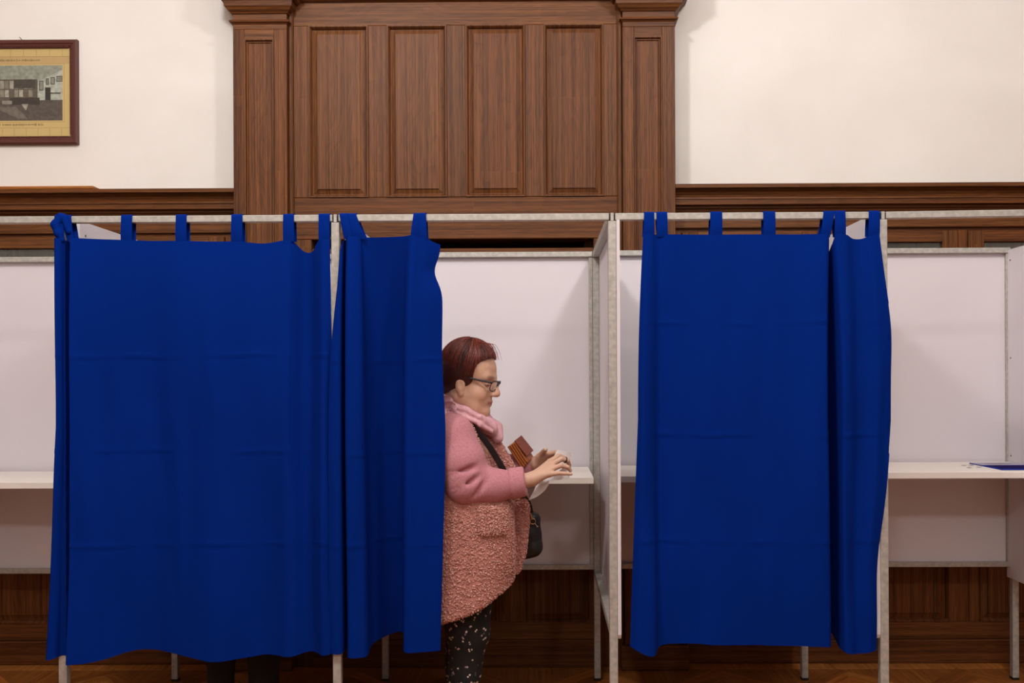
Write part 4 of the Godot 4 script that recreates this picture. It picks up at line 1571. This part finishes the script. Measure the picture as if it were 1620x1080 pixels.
func flower_texture() -> ImageTexture:
	var S := 512
	var im := Image.create(S, S, false, Image.FORMAT_RGB8)
	im.fill(Color8(18, 17, 18))
	var rng := RandomNumberGenerator.new()
	rng.seed = 31
	var spots := []
	for k in 400:
		var p := Vector2(rng.randf() * S, rng.randf() * S)
		var ok := true
		for q in spots:
			var dd: Vector2 = (p - q).abs()
			dd = dd.min(Vector2(S, S) - dd)
			if dd.length() < 48.0:
				ok = false
		if ok:
			spots.append(p)
	for p in spots:
		var petals := rng.randi_range(2, 4)
		var big := rng.randf_range(4.5, 7.0)
		for b in petals:
			var a := rng.randf() * TAU
			var c: Vector2 = p + Vector2(cos(a), sin(a)) * rng.randf_range(4.0, 15.0)
			var col: Color = [Color8(226, 206, 204), Color8(206, 176, 178), Color8(168, 140, 140), Color8(236, 226, 218)][rng.randi() % 4]
			for k in 5:
				var e := c + Vector2(cos(k * TAU / 5 + a), sin(k * TAU / 5 + a)) * big * 0.55
				for dy in range(-5, 6):
					for dx in range(-5, 6):
						if dx * dx + dy * dy < big * big * 0.22:
							im.set_pixel(posmod(int(e.x) + dx, S), posmod(int(e.y) + dy, S), col)
			im.fill_rect(Rect2i(clampi(int(c.x) - 1, 0, S - 3), clampi(int(c.y) - 1, 0, S - 3), 3, 3), Color8(120, 84, 60))
		# a stalk
		for k in 12:
			im.set_pixel(posmod(int(p.x) + k / 2, S), posmod(int(p.y) + 8 + k, S), Color8(74, 72, 62))
	return ImageTexture.create_from_image(im)

func ribbon(m: MB, path: Array, side: Array, half: float, thick: float) -> void:
	# flat strap: path points, unit side vectors
	var A := []
	var B := []
	var n := path.size()
	for k in n:
		var d: Vector3 = (path[mini(k + 1, n - 1)] - path[maxi(k - 1, 0)]).normalized()
		var s: Vector3 = side[mini(k, side.size() - 1)]
		s = (s - d * s.dot(d)).normalized()
		var nn := d.cross(s)
		for u in [-1.0, 0.0, 1.0]:
			A.append(path[k] + s * half * u + nn * thick / 2)
			B.append(path[k] + s * half * u - nn * thick / 2)
	var k0 := Vector3()
	k0 = (A[1] - B[1])
	m.grid(A, n, 3, k0)
	m.grid(B, n, 3, -k0)
	for k in n - 1:
		for e in [0, 2]:
			m.quad(A[k * 3 + e], A[k * 3 + 3 + e], B[k * 3 + 3 + e], B[k * 3 + e], A[k * 3 + e] - A[k * 3 + 1])

func smooth_path(pts: Array, per := 6) -> Array:
	var out := []
	var n := pts.size()
	for i in n - 1:
		for k in per:
			var f := float(k) / per
			var p0: Vector3 = pts[maxi(i - 1, 0)]
			var p1: Vector3 = pts[i]
			var p2: Vector3 = pts[i + 1]
			var p3: Vector3 = pts[mini(i + 2, n - 1)]
			out.append(p1.cubic_interpolate(p2, p0, p3, f))
	out.append(pts[n - 1])
	return out

func sheet(m: MB, corners: Array, bow: Vector3, thick := 0.0006, n := 10) -> void:
	# a curved leaf of paper between four corners
	var A := []
	for i in n + 1:
		for j in n + 1:
			var u := float(i) / n
			var w := float(j) / n
			var p: Vector3 = corners[0].lerp(corners[1], w).lerp(corners[3].lerp(corners[2], w), u)
			A.append(p + bow * sin(u * PI) + bow * 0.4 * sin(w * PI * 1.5))
	var g := MB.new()
	g.grid(A, n + 1, n + 1, Vector3(0, 0, 1))
	var B := []
	for k in A.size():
		B.append(A[k] - g.n[k] * thick)
	m.grid(A, n + 1, n + 1, Vector3(0, 0, 1))
	m.grid(B, n + 1, n + 1, Vector3(0, 0, -1))

func woman() -> void:
	M.skin = mat(Color.WHITE, 0.5)
	M.skin.vertex_color_use_as_albedo = true
	M.skin.subsurf_scatter_enabled = true
	M.skin.subsurf_scatter_strength = 0.06
	M.strand = mat(Color8(112, 42, 28), 0.42)
	M.hair = mat(Color8(70, 24, 18), 0.5)
	M.hair.albedo_texture = noise_tex(0.06, 41, 128, 3, Color(0.62, 0.55, 0.55), Color(1, 1, 1))
	M.hair.uv1_triplanar = true
	M.hair.uv1_scale = Vector3(14, 5, 14)
	M.wool = mat(Color8(204, 138, 148), 1.0)
	M.wool.albedo_texture = noise_tex(0.09, 51, 256, 4, Color(0.80, 0.78, 0.78), Color(1, 1, 1))
	M.wool.uv1_triplanar = true
	M.wool.uv1_scale = Vector3(5, 5, 5)
	M.wool.rim_enabled = true
	M.wool.rim = 0.4
	M.wool.rim_tint = 0.6
	M.boucle = mat(Color8(180, 120, 110), 1.0)
	M.scarf = mat(Color8(226, 176, 184), 0.9)
	M.scarf.albedo_texture = noise_tex(0.03, 61, 256, 3, Color(0.86, 0.82, 0.84), Color(1, 1, 1))
	M.scarf.uv1_triplanar = true
	M.scarf.uv1_scale = Vector3(6, 6, 6)
	M.flowers = mat(Color.WHITE, 0.85)
	M.flowers.albedo_texture = flower_texture()
	M.flowers.uv1_triplanar = true
	M.flowers.uv1_scale = Vector3(3.3, 3.3, 3.3)
	M.flowers.uv1_triplanar_sharpness = 12.0
	M.leather = mat(Color8(22, 21, 22), 0.38)
	M.lens = mat(Color(0.92, 0.85, 0.88, 0.18), 0.02)
	M.lens.transparency = BaseMaterial3D.TRANSPARENCY_ALPHA
	M.rims = mat(Color8(34, 30, 38), 0.3)
	M.gold = mat(Color8(196, 150, 84), 0.3, 0.9)
	M.silver = mat(Color8(200, 200, 204), 0.25, 0.9)

	var base := Vector3(-0.30, 0, -3.58)
	var t := thing("person", base, "person with short red hair and pink coat looking down at papers", "person")
	var S := 1.12
	var hx := Transform3D(Basis(Vector3.UP, -0.20) * Basis(Vector3.BACK, -0.21) * Basis.from_scale(Vector3(S, S, S)), Vector3(-0.288, 1.432, -3.56))
	# body: head, neck, torso, arms, hands and legs as one skin mesh
	var body := MB.new()
	body.use_c = true
	head_shape(0.0034).into(body, hx)
	var tf := SkinField.new(Vector3(-0.50, 0.03, -3.86), Vector3(-0.02, 1.36, -3.30), 0.016)
	tf.cone(Vector3(-0.34, 1.30, -3.57), Vector3(-0.33, 1.15, -3.58), 0.06, 0.10, 0.04)
	tf.ell(Vector3(-0.325, 1.10, -3.58), Vector3(0.11, 0.16, 0.15), 0.04)
	tf.ell(Vector3(-0.315, 0.86, -3.58), Vector3(0.13, 0.18, 0.15), 0.05)
	for s in [-1.0, 1.0]:
		tf.cone(Vector3(-0.30, 0.78, -3.58 + 0.075 * s), Vector3(-0.29, 0.45, -3.58 + 0.075 * s), 0.085, 0.055, 0.03)
		tf.cone(Vector3(-0.29, 0.45, -3.58 + 0.075 * s), Vector3(-0.325, 0.06, -3.58 + 0.075 * s), 0.05, 0.03, 0.03)
	tf.cone(Vector3(-0.335, 1.21, -3.46), Vector3(-0.285, 1.035, -3.40), 0.05, 0.042, 0.03)
	tf.cone(Vector3(-0.285, 1.035, -3.40), Vector3(-0.09, 1.044, -3.425), 0.042, 0.028, 0.02)
	tf.cone(Vector3(-0.335, 1.21, -3.70), Vector3(-0.26, 1.04, -3.735), 0.05, 0.042, 0.03)
	tf.cone(Vector3(-0.26, 1.04, -3.735), Vector3(-0.08, 1.078, -3.70), 0.042, 0.028, 0.02)
	tf.into(body)
	# near hand, palm down, little finger towards the viewer
	hand(body, Vector3(-0.045, 1.050, -3.430), Vector3(-0.105, 1.042, -3.425),
		[Vector3(0.028, 1.112, -3.490), Vector3(0.036, 1.104, -3.468), Vector3(0.034, 1.088, -3.448), Vector3(0.024, 1.070, -3.432)],
		[[Vector3(0.062, 1.132, -3.515), Vector3(0.086, 1.122, -3.530), Vector3(0.098, 1.104, -3.536)],
		[Vector3(0.072, 1.124, -3.478), Vector3(0.096, 1.116, -3.488), Vector3(0.104, 1.098, -3.500)],
		[Vector3(0.070, 1.102, -3.450), Vector3(0.096, 1.094, -3.456), Vector3(0.106, 1.080, -3.462)],
		[Vector3(0.058, 1.074, -3.432), Vector3(0.084, 1.072, -3.436), Vector3(0.108, 1.069, -3.440)]],
		[Vector3(0.000, 1.075, -3.500), Vector3(0.040, 1.085, -3.535), Vector3(0.072, 1.092, -3.550)], 0.029)
	# far hand, thumb up, index finger along the paper
	hand(body, Vector3(-0.035, 1.085, -3.690), Vector3(-0.095, 1.074, -3.705),
		[Vector3(0.020, 1.128, -3.645), Vector3(0.026, 1.116, -3.660), Vector3(0.024, 1.100, -3.672), Vector3(0.016, 1.086, -3.682)],
		[[Vector3(0.052, 1.136, -3.630), Vector3(0.074, 1.134, -3.615), Vector3(0.090, 1.128, -3.600)],
		[Vector3(0.060, 1.112, -3.640), Vector3(0.082, 1.100, -3.620), Vector3(0.086, 1.088, -3.600)],
		[Vector3(0.056, 1.094, -3.655), Vector3(0.074, 1.080, -3.636), Vector3(0.074, 1.070, -3.614)],
		[Vector3(0.042, 1.078, -3.668), Vector3(0.056, 1.066, -3.650), Vector3(0.056, 1.058, -3.632)]],
		[Vector3(-0.012, 1.118, -3.655), Vector3(0.004, 1.140, -3.625), Vector3(0.012, 1.150, -3.600)], 0.028)
	part(body, "body", M.skin, t)
	# hair
	var shell := MB.new()
	var comb := hair_mesh(hx, 0.0045, 1100, shell)
	var hr := part(shell, "hair", M.hair, t)
	part(comb, "strands", M.strand, hr)
	# trousers
	var tr := MB.new()
	leg_field(tr, Vector3(-0.285, 0.74, -3.505), Vector3(-0.290, 0.45, -3.500), Vector3(-0.325, 0.11, -3.500), [0.105, 0.080, 0.062, 0.056], 0.011)
	leg_field(tr, Vector3(-0.300, 0.74, -3.655), Vector3(-0.320, 0.45, -3.660), Vector3(-0.350, 0.11, -3.660), [0.105, 0.078, 0.062, 0.056], 0.011)
	part(tr, "trousers", M.flowers, t)
	var sh := MB.new()
	shoe(sh, Vector3(-0.325, 0.09, -3.500), Vector3(-0.15, 0.03, -3.490))
	shoe(sh, Vector3(-0.350, 0.09, -3.660), Vector3(-0.175, 0.03, -3.670))
	part(sh, "shoes", M.leather, t)
	# coat
	var coat := Node3D.new()
	coat.name = "coat"
	t.add_child(coat)
	var cf := CoatField.new(Vector3(-0.58, 0.48, -3.86), Vector3(-0.02, 1.38, -3.30), 0.0085)
	cf.fill()
	# rolled front edges
	for s in [[-3.52, 0.0], [-3.60, 0.0]]:
		pass
	var cb := MB.new()
	cf.into(cb)
	tufts(cb, 26000, 0.0032, [Color(0.49, 0.245, 0.205), Color(0.56, 0.295, 0.25), Color(0.42, 0.20, 0.165), Color(0.64, 0.36, 0.31)], coat, "boucle_nap", base)
	part(cb, "coat_body", M.boucle, coat)
	# sleeves in smoother wool
	var sl := MB.new()
	var sf := Field.new(Vector3(-0.46, 0.93, -3.60), Vector3(-0.03, 1.34, -3.27), 0.0075)
	sf.cone(Vector3(-0.365, 1.262, -3.500), Vector3(-0.345, 1.215, -3.430), 0.062, 0.078, 0.05)
	sf.cone(Vector3(-0.345, 1.215, -3.430), Vector3(-0.308, 1.120, -3.402), 0.080, 0.084, 0.04)
	sf.cone(Vector3(-0.308, 1.120, -3.402), Vector3(-0.290, 1.046, -3.390), 0.084, 0.078, 0.04)
	sf.cone(Vector3(-0.290, 1.040, -3.390), Vector3(-0.190, 1.030, -3.402), 0.072, 0.060, 0.04)
	sf.cone(Vector3(-0.190, 1.030, -3.402), Vector3(-0.132, 1.034, -3.415), 0.060, 0.054, 0.03)
	# crease folds at the elbow
	for e in [[Vector3(-0.215, 1.085, -3.335), Vector3(-0.285, 1.045, -3.312)], [Vector3(-0.205, 1.065, -3.340), Vector3(-0.245, 1.010, -3.325)], [Vector3(-0.225, 1.115, -3.335), Vector3(-0.300, 1.095, -3.312)]]:
		sf.ell((e[0] + e[1]) / 2, Vector3((e[1] - e[0]).length() * 0.65, 0.006, 0.009), 0.022, Basis(Vector3(0, 0, 1), atan2((e[1] - e[0]).y, (e[1] - e[0]).x)), true)
	sf.into(sl)
	var cu := Field.new(Vector3(-0.15, 0.96, -3.50), Vector3(-0.04, 1.13, -3.33), 0.005)
	cu.cone(Vector3(-0.120, 1.036, -3.417), Vector3(-0.076, 1.044, -3.421), 0.0600, 0.0570, 0.01)
	for k in cu.d.size():
		var x := cu.o.x + float(k % cu.nx) * cu.h
		var y := cu.o.y + float((k / cu.nx) % cu.ny) * cu.h
		var ax := x + (y - 1.04) * 0.12
		var q := maxf(ax + 0.066, -0.1265 - ax)
		var e := 0.008 - absf(cu.d[k] - q)
		cu.d[k] = maxf(cu.d[k], q) + (e * e / 0.032 if e > 0 else 0.0)
	cu.into(sl)
	# far sleeve
	var s2 := Field.new(Vector3(-0.46, 0.93, -3.92), Vector3(-0.03, 1.34, -3.55), 0.010)
	s2.cone(Vector3(-0.365, 1.262, -3.66), Vector3(-0.345, 1.215, -3.73), 0.062, 0.078, 0.05)
	s2.cone(Vector3(-0.345, 1.215, -3.73), Vector3(-0.270, 1.050, -3.745), 0.080, 0.072, 0.04)
	s2.cone(Vector3(-0.270, 1.050, -3.745), Vector3(-0.080, 1.076, -3.705), 0.070, 0.050, 0.04)
	s2.into(sl)
	part(sl, "sleeves", M.wool, coat)
	# patch pocket
	var pk := MB.new()
	var pp := []
	var NP := 15
	for i in NP:
		for j in NP:
			var u := float(j) / (NP - 1) * 2.0 - 1.0
			var w := float(i) / (NP - 1) * 2.0 - 1.0
			# square with rounded lower corners
			var ux := u
			if w < -0.55:
				ux = u * sqrt(maxf(0.0, 1.0 - pow((-w - 0.55) / 0.62, 2.0))) * 0.96 + u * 0.04
			var x := -0.186 + ux * 0.060
			var y := 0.905 + w * 0.060
			var inset := minf(1.0, minf(1.0 - absf(u), 1.0 - absf(w)) * 5.0)
			pp.append(Vector3(x, y, cf.near_z(x, y) - 0.006 + 0.019 * sqrt(inset)))
	pk.grid(pp, NP, NP, Vector3(0, 0, 1))
	tufts(pk, 900, 0.0032, [Color(0.49, 0.245, 0.205), Color(0.56, 0.295, 0.25), Color(0.42, 0.20, 0.165), Color(0.64, 0.36, 0.31)], coat, "pocket_nap", base)
	part(pk, "pocket", M.boucle, coat)
	# scarf
	var sc := MB.new()
	var fs := Field.new(Vector3(-0.50, 1.13, -3.72), Vector3(-0.10, 1.42, -3.40), 0.0055)
	var ring := [Vector3(-0.43, 1.335, -3.58), Vector3(-0.415, 1.332, -3.52), Vector3(-0.365, 1.322, -3.476), Vector3(-0.300, 1.300, -3.470), Vector3(-0.240, 1.268, -3.490), Vector3(-0.200, 1.236, -3.530), Vector3(-0.176, 1.200, -3.560)]
	var rr := [0.030, 0.030, 0.029, 0.027, 0.025, 0.021, 0.012]
	for i in ring.size() - 1:
		fs.cone(ring[i], ring[i + 1], rr[i], rr[i + 1], 0.012)
	var back := [Vector3(-0.43, 1.335, -3.58), Vector3(-0.410, 1.330, -3.64), Vector3(-0.34, 1.315, -3.665), Vector3(-0.25, 1.285, -3.640), Vector3(-0.190, 1.235, -3.585), Vector3(-0.176, 1.200, -3.560)]
	for i in back.size() - 1:
		fs.cone(back[i], back[i + 1], 0.034, 0.030 if i < 3 else 0.022, 0.012)
	# bunched inner fill and long folds
	fs.cone(Vector3(-0.36, 1.30, -3.56), Vector3(-0.225, 1.255, -3.555), 0.05, 0.035, 0.03)
	for k in [[0.020, 0.010], [-0.012, 0.016]]:
		for i in range(1, ring.size() - 2):
			fs.cone(ring[i] + Vector3(0, k[0], k[1] + 0.016), ring[i + 1] + Vector3(0, k[0] * 0.6, k[1] + 0.014), 0.0095, 0.008, 0.007)
	fs.into(sc)
	part(sc, "scarf", M.scarf, t)
	# ruffled end of the scarf
	var ru := MB.new()
	var rng := RandomNumberGenerator.new()
	rng.seed = 12
	for k in 4:
		var A := []
		var rows := 30
		var c0: Vector3 = [Vector3(-0.392, 1.352, -3.452), Vector3(-0.365, 1.340, -3.440), Vector3(-0.352, 1.318, -3.434), Vector3(-0.385, 1.318, -3.444)][k]
		for i in rows:
			var a := i * 0.42 + k
			for j in 4:
				var rad := 0.006 + 0.0075 * j
				A.append(c0 + Vector3(cos(a) * rad, sin(a) * rad * 1.1, 0.007 * j * 0.5 + 0.006 * sin(a * 3.1 + j * 0.6) * j * 0.45 + 0.0006 * i * 0.3))
		ru.grid(A, rows, 4, Vector3(0, 0, 1))
	part(ru, "scarf_ruffle", M.scarf, t)

	# glasses
	var g := thing("glasses", hx * Vector3(0.1, 0.0, 0), "dark narrow framed glasses on the red haired person's nose", "glasses")
	var rim := MB.new()
	var lens_pts := []
	for s in [-1.0, 1.0]:
		var loop := []
		var lp := []
		for k in 25:
			var a := TAU * k / 24.0
			var cx := cos(a)
			var sn := sin(a)
			var rx := 0.0245 * signf(cx) * pow(absf(cx), 0.62)
			var ry := 0.0175 * signf(sn) * pow(absf(sn), 0.62)
			var zz: float = s * (0.0315 + rx * (1.0 + 0.05 * sn))
			var p := Vector3(0.1075 - 0.010 * pow(absf(zz) / 0.056, 2) - (0.0175 - ry) * 0.16, -0.004 + ry, zz)
			loop.append(hx * p)
			lp.append(hx * p)
		rim.tube(loop, [0.0018], 6, false)
		var lm := MB.new()
		var c := Vector3()
		for k in 24:
			c += lp[k] / 24.0
		for k in 24:
			lm.tri(c, lp[k], lp[k + 1], hx.basis * Vector3(1, 0, 0))
		part(lm, "lens", M.lens, g)
		# top bar thicker and temple arm to the ear
		var bar := []
		for k in range(2, 11):
			bar.append(loop[k])
		rim.tube(bar, [0.0029], 6)
		var tm := MB.new()
		tm.tube([hx * Vector3(0.098, 0.007, 0.0555 * s), hx * Vector3(0.092, 0.008, 0.061 * s), hx * Vector3(0.05, 0.008, 0.069 * s), hx * Vector3(0.00, 0.009, 0.076 * s), hx * Vector3(-0.03, 0.010, 0.078 * s), hx * Vector3(-0.045, -0.006, 0.077 * s)], [0.0044, 0.0044, 0.0040, 0.0034, 0.003, 0.003], 6)
		part(tm, "temple_arm", M.rims, g)
	rim.tube([hx * Vector3(0.106, 0.002, -0.009), hx * Vector3(0.112, 0.006, 0), hx * Vector3(0.106, 0.002, 0.009)], [0.0017], 6)
	part(rim, "rim", M.rims, g)

	# finger ring
	var fr := MB.new()
	var lp2 := []
	var ctr := Vector3(0.088, 1.1185, -3.4845)
	var axd := Vector3(0.9, -0.32, -0.35).normalized()
	var e1 := axd.cross(Vector3.UP).normalized()
	var e2 := axd.cross(e1)
	for k in 17:
		var a := TAU * k / 16.0
		lp2.append(ctr + (e1 * cos(a) + e2 * sin(a)) * 0.0102)
	fr.tube(lp2, [0.0026], 8, false)
	solid(fr, "finger_ring", M.rims, "black band ring on a finger holding the papers", "ring")

	# handbag on its strap
	var bag := thing("handbag", Vector3(-0.075, 0.70, -3.68), "small black leather shoulder bag with a gold ring, hanging at the pink coat", "handbag")
	var bf := Field.new(Vector3(-0.20, 0.66, -3.76), Vector3(0.03, 0.92, -3.60), 0.006)
	bf.ell(Vector3(-0.075, 0.79, -3.68), Vector3(0.070, 0.090, 0.035), 0.02)
	bf.cone(Vector3(-0.040, 0.862, -3.68), Vector3(-0.044, 0.80, -3.68), 0.026, 0.024, 0.02)
	bf.cone(Vector3(-0.044, 0.80, -3.68), Vector3(-0.038, 0.745, -3.68), 0.024, 0.030, 0.02)
	bf.cone(Vector3(-0.038, 0.745, -3.68), Vector3(-0.130, 0.725, -3.68), 0.032, 0.028, 0.02)
	bf.cone(Vector3(-0.040, 0.862, -3.68), Vector3(-0.120, 0.845, -3.68), 0.024, 0.026, 0.02)
	var bm := MB.new()
	bf.into(bm)
	part(bm, "pouch", M.leather, bag)
	var st := MB.new()
	ribbon(st, smooth_path([Vector3(-0.36, 1.30, -3.505), Vector3(-0.285, 1.262, -3.470), Vector3(-0.226, 1.205, -3.452), Vector3(-0.178, 1.135, -3.446), Vector3(-0.140, 1.065, -3.462), Vector3(-0.098, 1.00, -3.535), Vector3(-0.062, 0.945, -3.580), Vector3(-0.050, 0.895, -3.622)]), [Vector3(0.8, 0.5, 0.3)], 0.0125, 0.003)
	part(st, "strap", M.leather, bag)
	var rg := MB.new()
	rg.tube([Vector3(-0.052, 0.900, -3.622), Vector3(-0.044, 0.868, -3.632)], [0.0035], 8)
	var lp3 := []
	for k in 17:
		var a := TAU * k / 16.0
		lp3.append(Vector3(-0.041 + cos(a) * 0.011, 0.858 + sin(a) * 0.011, -3.640))
	rg.tube(lp3, [0.0017], 6, false)
	part(rg, "gold_ring", M.gold, bag)
	var ch := MB.new()
	ch.tube([Vector3(-0.034, 0.852, -3.638), Vector3(-0.022, 0.836, -3.640)], [0.0018], 6)
	ch.tube([Vector3(-0.0255, 0.8345, -3.639), Vector3(-0.0185, 0.8395, -3.639)], [0.0016], 6)
	part(ch, "charm", M.silver, bag)

	# wallet
	M.tan = mat(Color8(156, 84, 36), 0.45)
	M.tan_dark = mat(Color8(118, 52, 30), 0.45)
	var wl := thing("wallet", Vector3(-0.08, 1.09, -3.66), "tan leather concertina wallet clasped against the pink coat", "wallet")
	var wb := Basis(Vector3.BACK, deg_to_rad(-57.0)) * Basis(Vector3.RIGHT, 0.35)
	for k in 4:
		var q := MB.new()
		q.box(Vector3(-0.058, -0.022 + k * 0.0105, -0.040), Vector3(0.050 - k * 0.004, -0.022 + k * 0.0105 + 0.008, 0.040), 0.003, Transform3D(wb, Vector3(-0.082, 1.128, -3.665)))
		part(q, "leaf", M.tan, wl)
	var fl := MB.new()
	fl.box(Vector3(-0.060, 0.020, -0.042), Vector3(0.020, 0.026, 0.042), 0.002, Transform3D(wb * Basis(Vector3.BACK, 0.10), Vector3(-0.080, 1.132, -3.665)))
	part(fl, "flap", M.tan_dark, wl)

	# papers
	M.paper = mat(Color8(232, 226, 226), 0.8)
	M.paper.backlight_enabled = true
	M.paper.backlight = Color(0.25, 0.24, 0.24)
	var p1 := MB.new()
	sheet(p1, [Vector3(0.058, 1.150, -3.60), Vector3(0.113, 1.142, -3.55), Vector3(0.104, 1.040, -3.53), Vector3(-0.020, 1.028, -3.57)], Vector3(0.006, 0, -0.012))
	solid(p1, "ballot_paper", M.paper, "white ballot paper held upright between both hands", "paper")
	var p2 := MB.new()
	sheet(p2, [Vector3(0.024, 1.036, -3.52), Vector3(0.016, 1.006, -3.50), Vector3(-0.054, 0.962, -3.485), Vector3(-0.024, 1.028, -3.51)], Vector3(0.004, -0.004, 0.006))
	solid(p2, "ballot_paper", M.paper, "loose corner of white paper drooping below the hand", "paper")

func hidden_voter() -> void:
	M.dark_cloth = mat(Color8(26, 25, 28), 0.95)
	M.dark_hair = mat(Color8(52, 40, 32), 0.5)
	M.dark_trousers = mat(Color8(20, 20, 23), 0.95)
	var base := Vector3(-1.212, 0, -3.660)
	var t := thing("person", base, "person in black trousers standing behind the wide drawn curtain", "person")
	var body := MB.new()
	body.use_c = true
	var hx := Transform3D(Basis(Vector3.UP, PI / 2), Vector3(-1.212, 1.565, -3.680))
	head_shape(0.006).into(body, hx)
	var tf := SkinField.new(Vector3(-1.6, 0.03, -3.880), Vector3(-0.88, 1.5, -3.430), 0.018)
	tf.cone(Vector3(-1.212, 1.46, -3.660), Vector3(-1.212, 1.3, -3.660), 0.06, 0.1, 0.04)
	tf.ell(Vector3(-1.212, 1.15, -3.660), Vector3(0.15, 0.28, 0.09), 0.04)
	for s in [-1.0, 1.0]:
		tf.cone(Vector3(-1.212 + 0.09 * s, 0.92, -3.660), Vector3(-1.222 + 0.09 * s, 0.08, -3.660), 0.07, 0.035, 0.04)
	tf.into(body)
	part(body, "body", M.skin, t)
	var shell := MB.new()
	var comb := hair_mesh(hx, 0.007, 120, shell)
	var hr := part(shell, "hair", M.dark_hair, t)
	part(comb, "strands", M.dark_hair, hr)
	var tr := MB.new()
	leg_field(tr, Vector3(-1.292, 0.90, -3.660), Vector3(-1.302, 0.50, -3.650), Vector3(-1.312, 0.10, -3.660), [0.10, 0.072, 0.056, 0.050], 0.012)
	leg_field(tr, Vector3(-1.132, 0.90, -3.660), Vector3(-1.132, 0.50, -3.650), Vector3(-1.135, 0.10, -3.660), [0.10, 0.074, 0.062, 0.058], 0.012)
	part(tr, "trousers", M.dark_trousers, t)
	var sh := MB.new()
	shoe(sh, Vector3(-1.312, 0.09, -3.660), Vector3(-1.327, 0.03, -3.850))
	shoe(sh, Vector3(-1.135, 0.09, -3.660), Vector3(-1.117, 0.03, -3.850))
	part(sh, "shoes", M.leather, t)
	var jk := MB.new()
	var f := Field.new(Vector3(-1.62, 0.68, -3.960), Vector3(-0.87, 1.52, -3.400), 0.014)
	f.cone(Vector3(-1.212, 1.42, -3.660), Vector3(-1.212, 1.36, -3.660), 0.07, 0.12, 0.05)
	f.ell(Vector3(-1.212, 1.18, -3.660), Vector3(0.19, 0.26, 0.125), 0.05)
	f.ell(Vector3(-1.212, 0.90, -3.660), Vector3(0.19, 0.18, 0.13), 0.05)
	for s in [-1.0, 1.0]:
		f.cone(Vector3(-1.212 + 0.17 * s, 1.36, -3.660), Vector3(-1.212 + 0.24 * s, 1.10, -3.660), 0.068, 0.055, 0.04)
		f.cone(Vector3(-1.212 + 0.24 * s, 1.10, -3.660), Vector3(-1.212 + 0.12 * s, 1.06, -3.880), 0.055, 0.04, 0.03)
	f.into(jk)
	part(jk, "jacket", M.dark_cloth, t)
	var hd := MB.new()
	hd.use_c = true
	for s in [-1.0, 1.0]:
		var w := Vector3(-1.212 + 0.115 * s, 1.06, -3.885)
		var kn := []
		var fi := []
		for q in 4:
			var k := w + Vector3((0.02 - 0.018 * q) * -s, 0.006 * q - 0.006, -0.07)
			kn.append(k)
			fi.append([k + Vector3(0, -0.004, -0.03), k + Vector3(0, -0.014, -0.05), k + Vector3(0, -0.026, -0.062)])
		hand(hd, w, w + Vector3(0.02 * s, 0, 0.06), kn, fi, [w + Vector3(-0.03 * s, 0.0, -0.03), w + Vector3(-0.04 * s, -0.004, -0.06), w + Vector3(-0.036 * s, -0.01, -0.08)], 0.026)
	part(hd, "hands", M.skin, t)

func _ready() -> void:
	# camera: lens shifted so that uprights stay parallel
	var cam := Camera3D.new()
	cam.name = "camera"
	add_child(cam)
	cam.projection = Camera3D.PROJECTION_FRUSTUM
	var f := 1430.0
	cam.near = 0.05
	cam.far = 60.0
	cam.size = 0.05 * 1080.0 / f
	cam.frustum_offset = Vector2(-(847.99 - 810.0), (597.04 - 540.0)) / f * 0.05
	var yaw := 0.007
	var roll := 0.0042
	cam.transform = Transform3D(Basis(Vector3.UP, yaw) * Basis(Vector3.BACK, -roll), Vector3(0, 1.437, 0))
	cam.current = true
	var we := WorldEnvironment.new()
	we.name = "environment"
	var env := Environment.new()
	env.background_mode = Environment.BG_COLOR
	env.background_color = Color(0, 0, 0)
	env.ambient_light_source = Environment.AMBIENT_SOURCE_DISABLED
	env.tonemap_mode = Environment.TONE_MAPPER_LINEAR
	env.tonemap_exposure = 0.84
	env.sdfgi_enabled = true
	env.ssao_enabled = true
	env.ssil_enabled = true
	we.environment = env
	add_child(we)
	# the room's pendant lamps
	M.opal = mat(Color8(250, 244, 232), 0.4)
	M.opal.emission_enabled = true
	M.opal.emission = Color(1.0, 0.985, 0.975)
	M.opal.emission_energy_multiplier = 1.5
	M.brass = mat(Color8(150, 118, 70), 0.35, 0.9)
	pendant(Vector3(-1.25, 4.15, -1.5), 5.6, "white opal globe pendant lamp before the booths, on the framed photograph's side")
	pendant(Vector3(1.35, 4.15, -1.5), 4.1, "white opal globe pendant lamp before the booths, away from the framed photograph")
	pendant(Vector3(-1.25, 4.15, 2.6), 3.0, "white opal globe pendant lamp deeper in the room, on the framed photograph's side")
	pendant(Vector3(1.35, 4.15, 2.6), 3.0, "white opal globe pendant lamp deeper in the room, away from the framed photograph")

	make_materials()
	room()
	portal()
	cabinet(-5.0, -1.52, [[-4.94, -4.20], [-4.15, -3.42], [-3.37, -2.98], [-2.94, -1.60]], "dark oak built-in cabinet with a bright ledge strip under the framed photograph", 2.378, 0.0)
	cabinet(0.659, 5.5, [[0.705, 1.385], [1.412, 2.088], [2.140, 2.82], [2.87, 3.55], [3.6, 4.28], [4.33, 5.40]], "dark oak built-in cabinet with glazed doors behind the booklet booth", 2.386, 0.010)
	solid(bx(Vector3(-5.0, 2.3785, -4.6), Vector3(-2.22, 2.396, -4.46), 0.006), "ledge_strip", M.ledge, "thin orange-brown wooden strip lying along the cornice below the photograph", "ledge")
	framed_photo()
	booths()
	booklet()
	curtains()
	woman()
	hidden_voter()
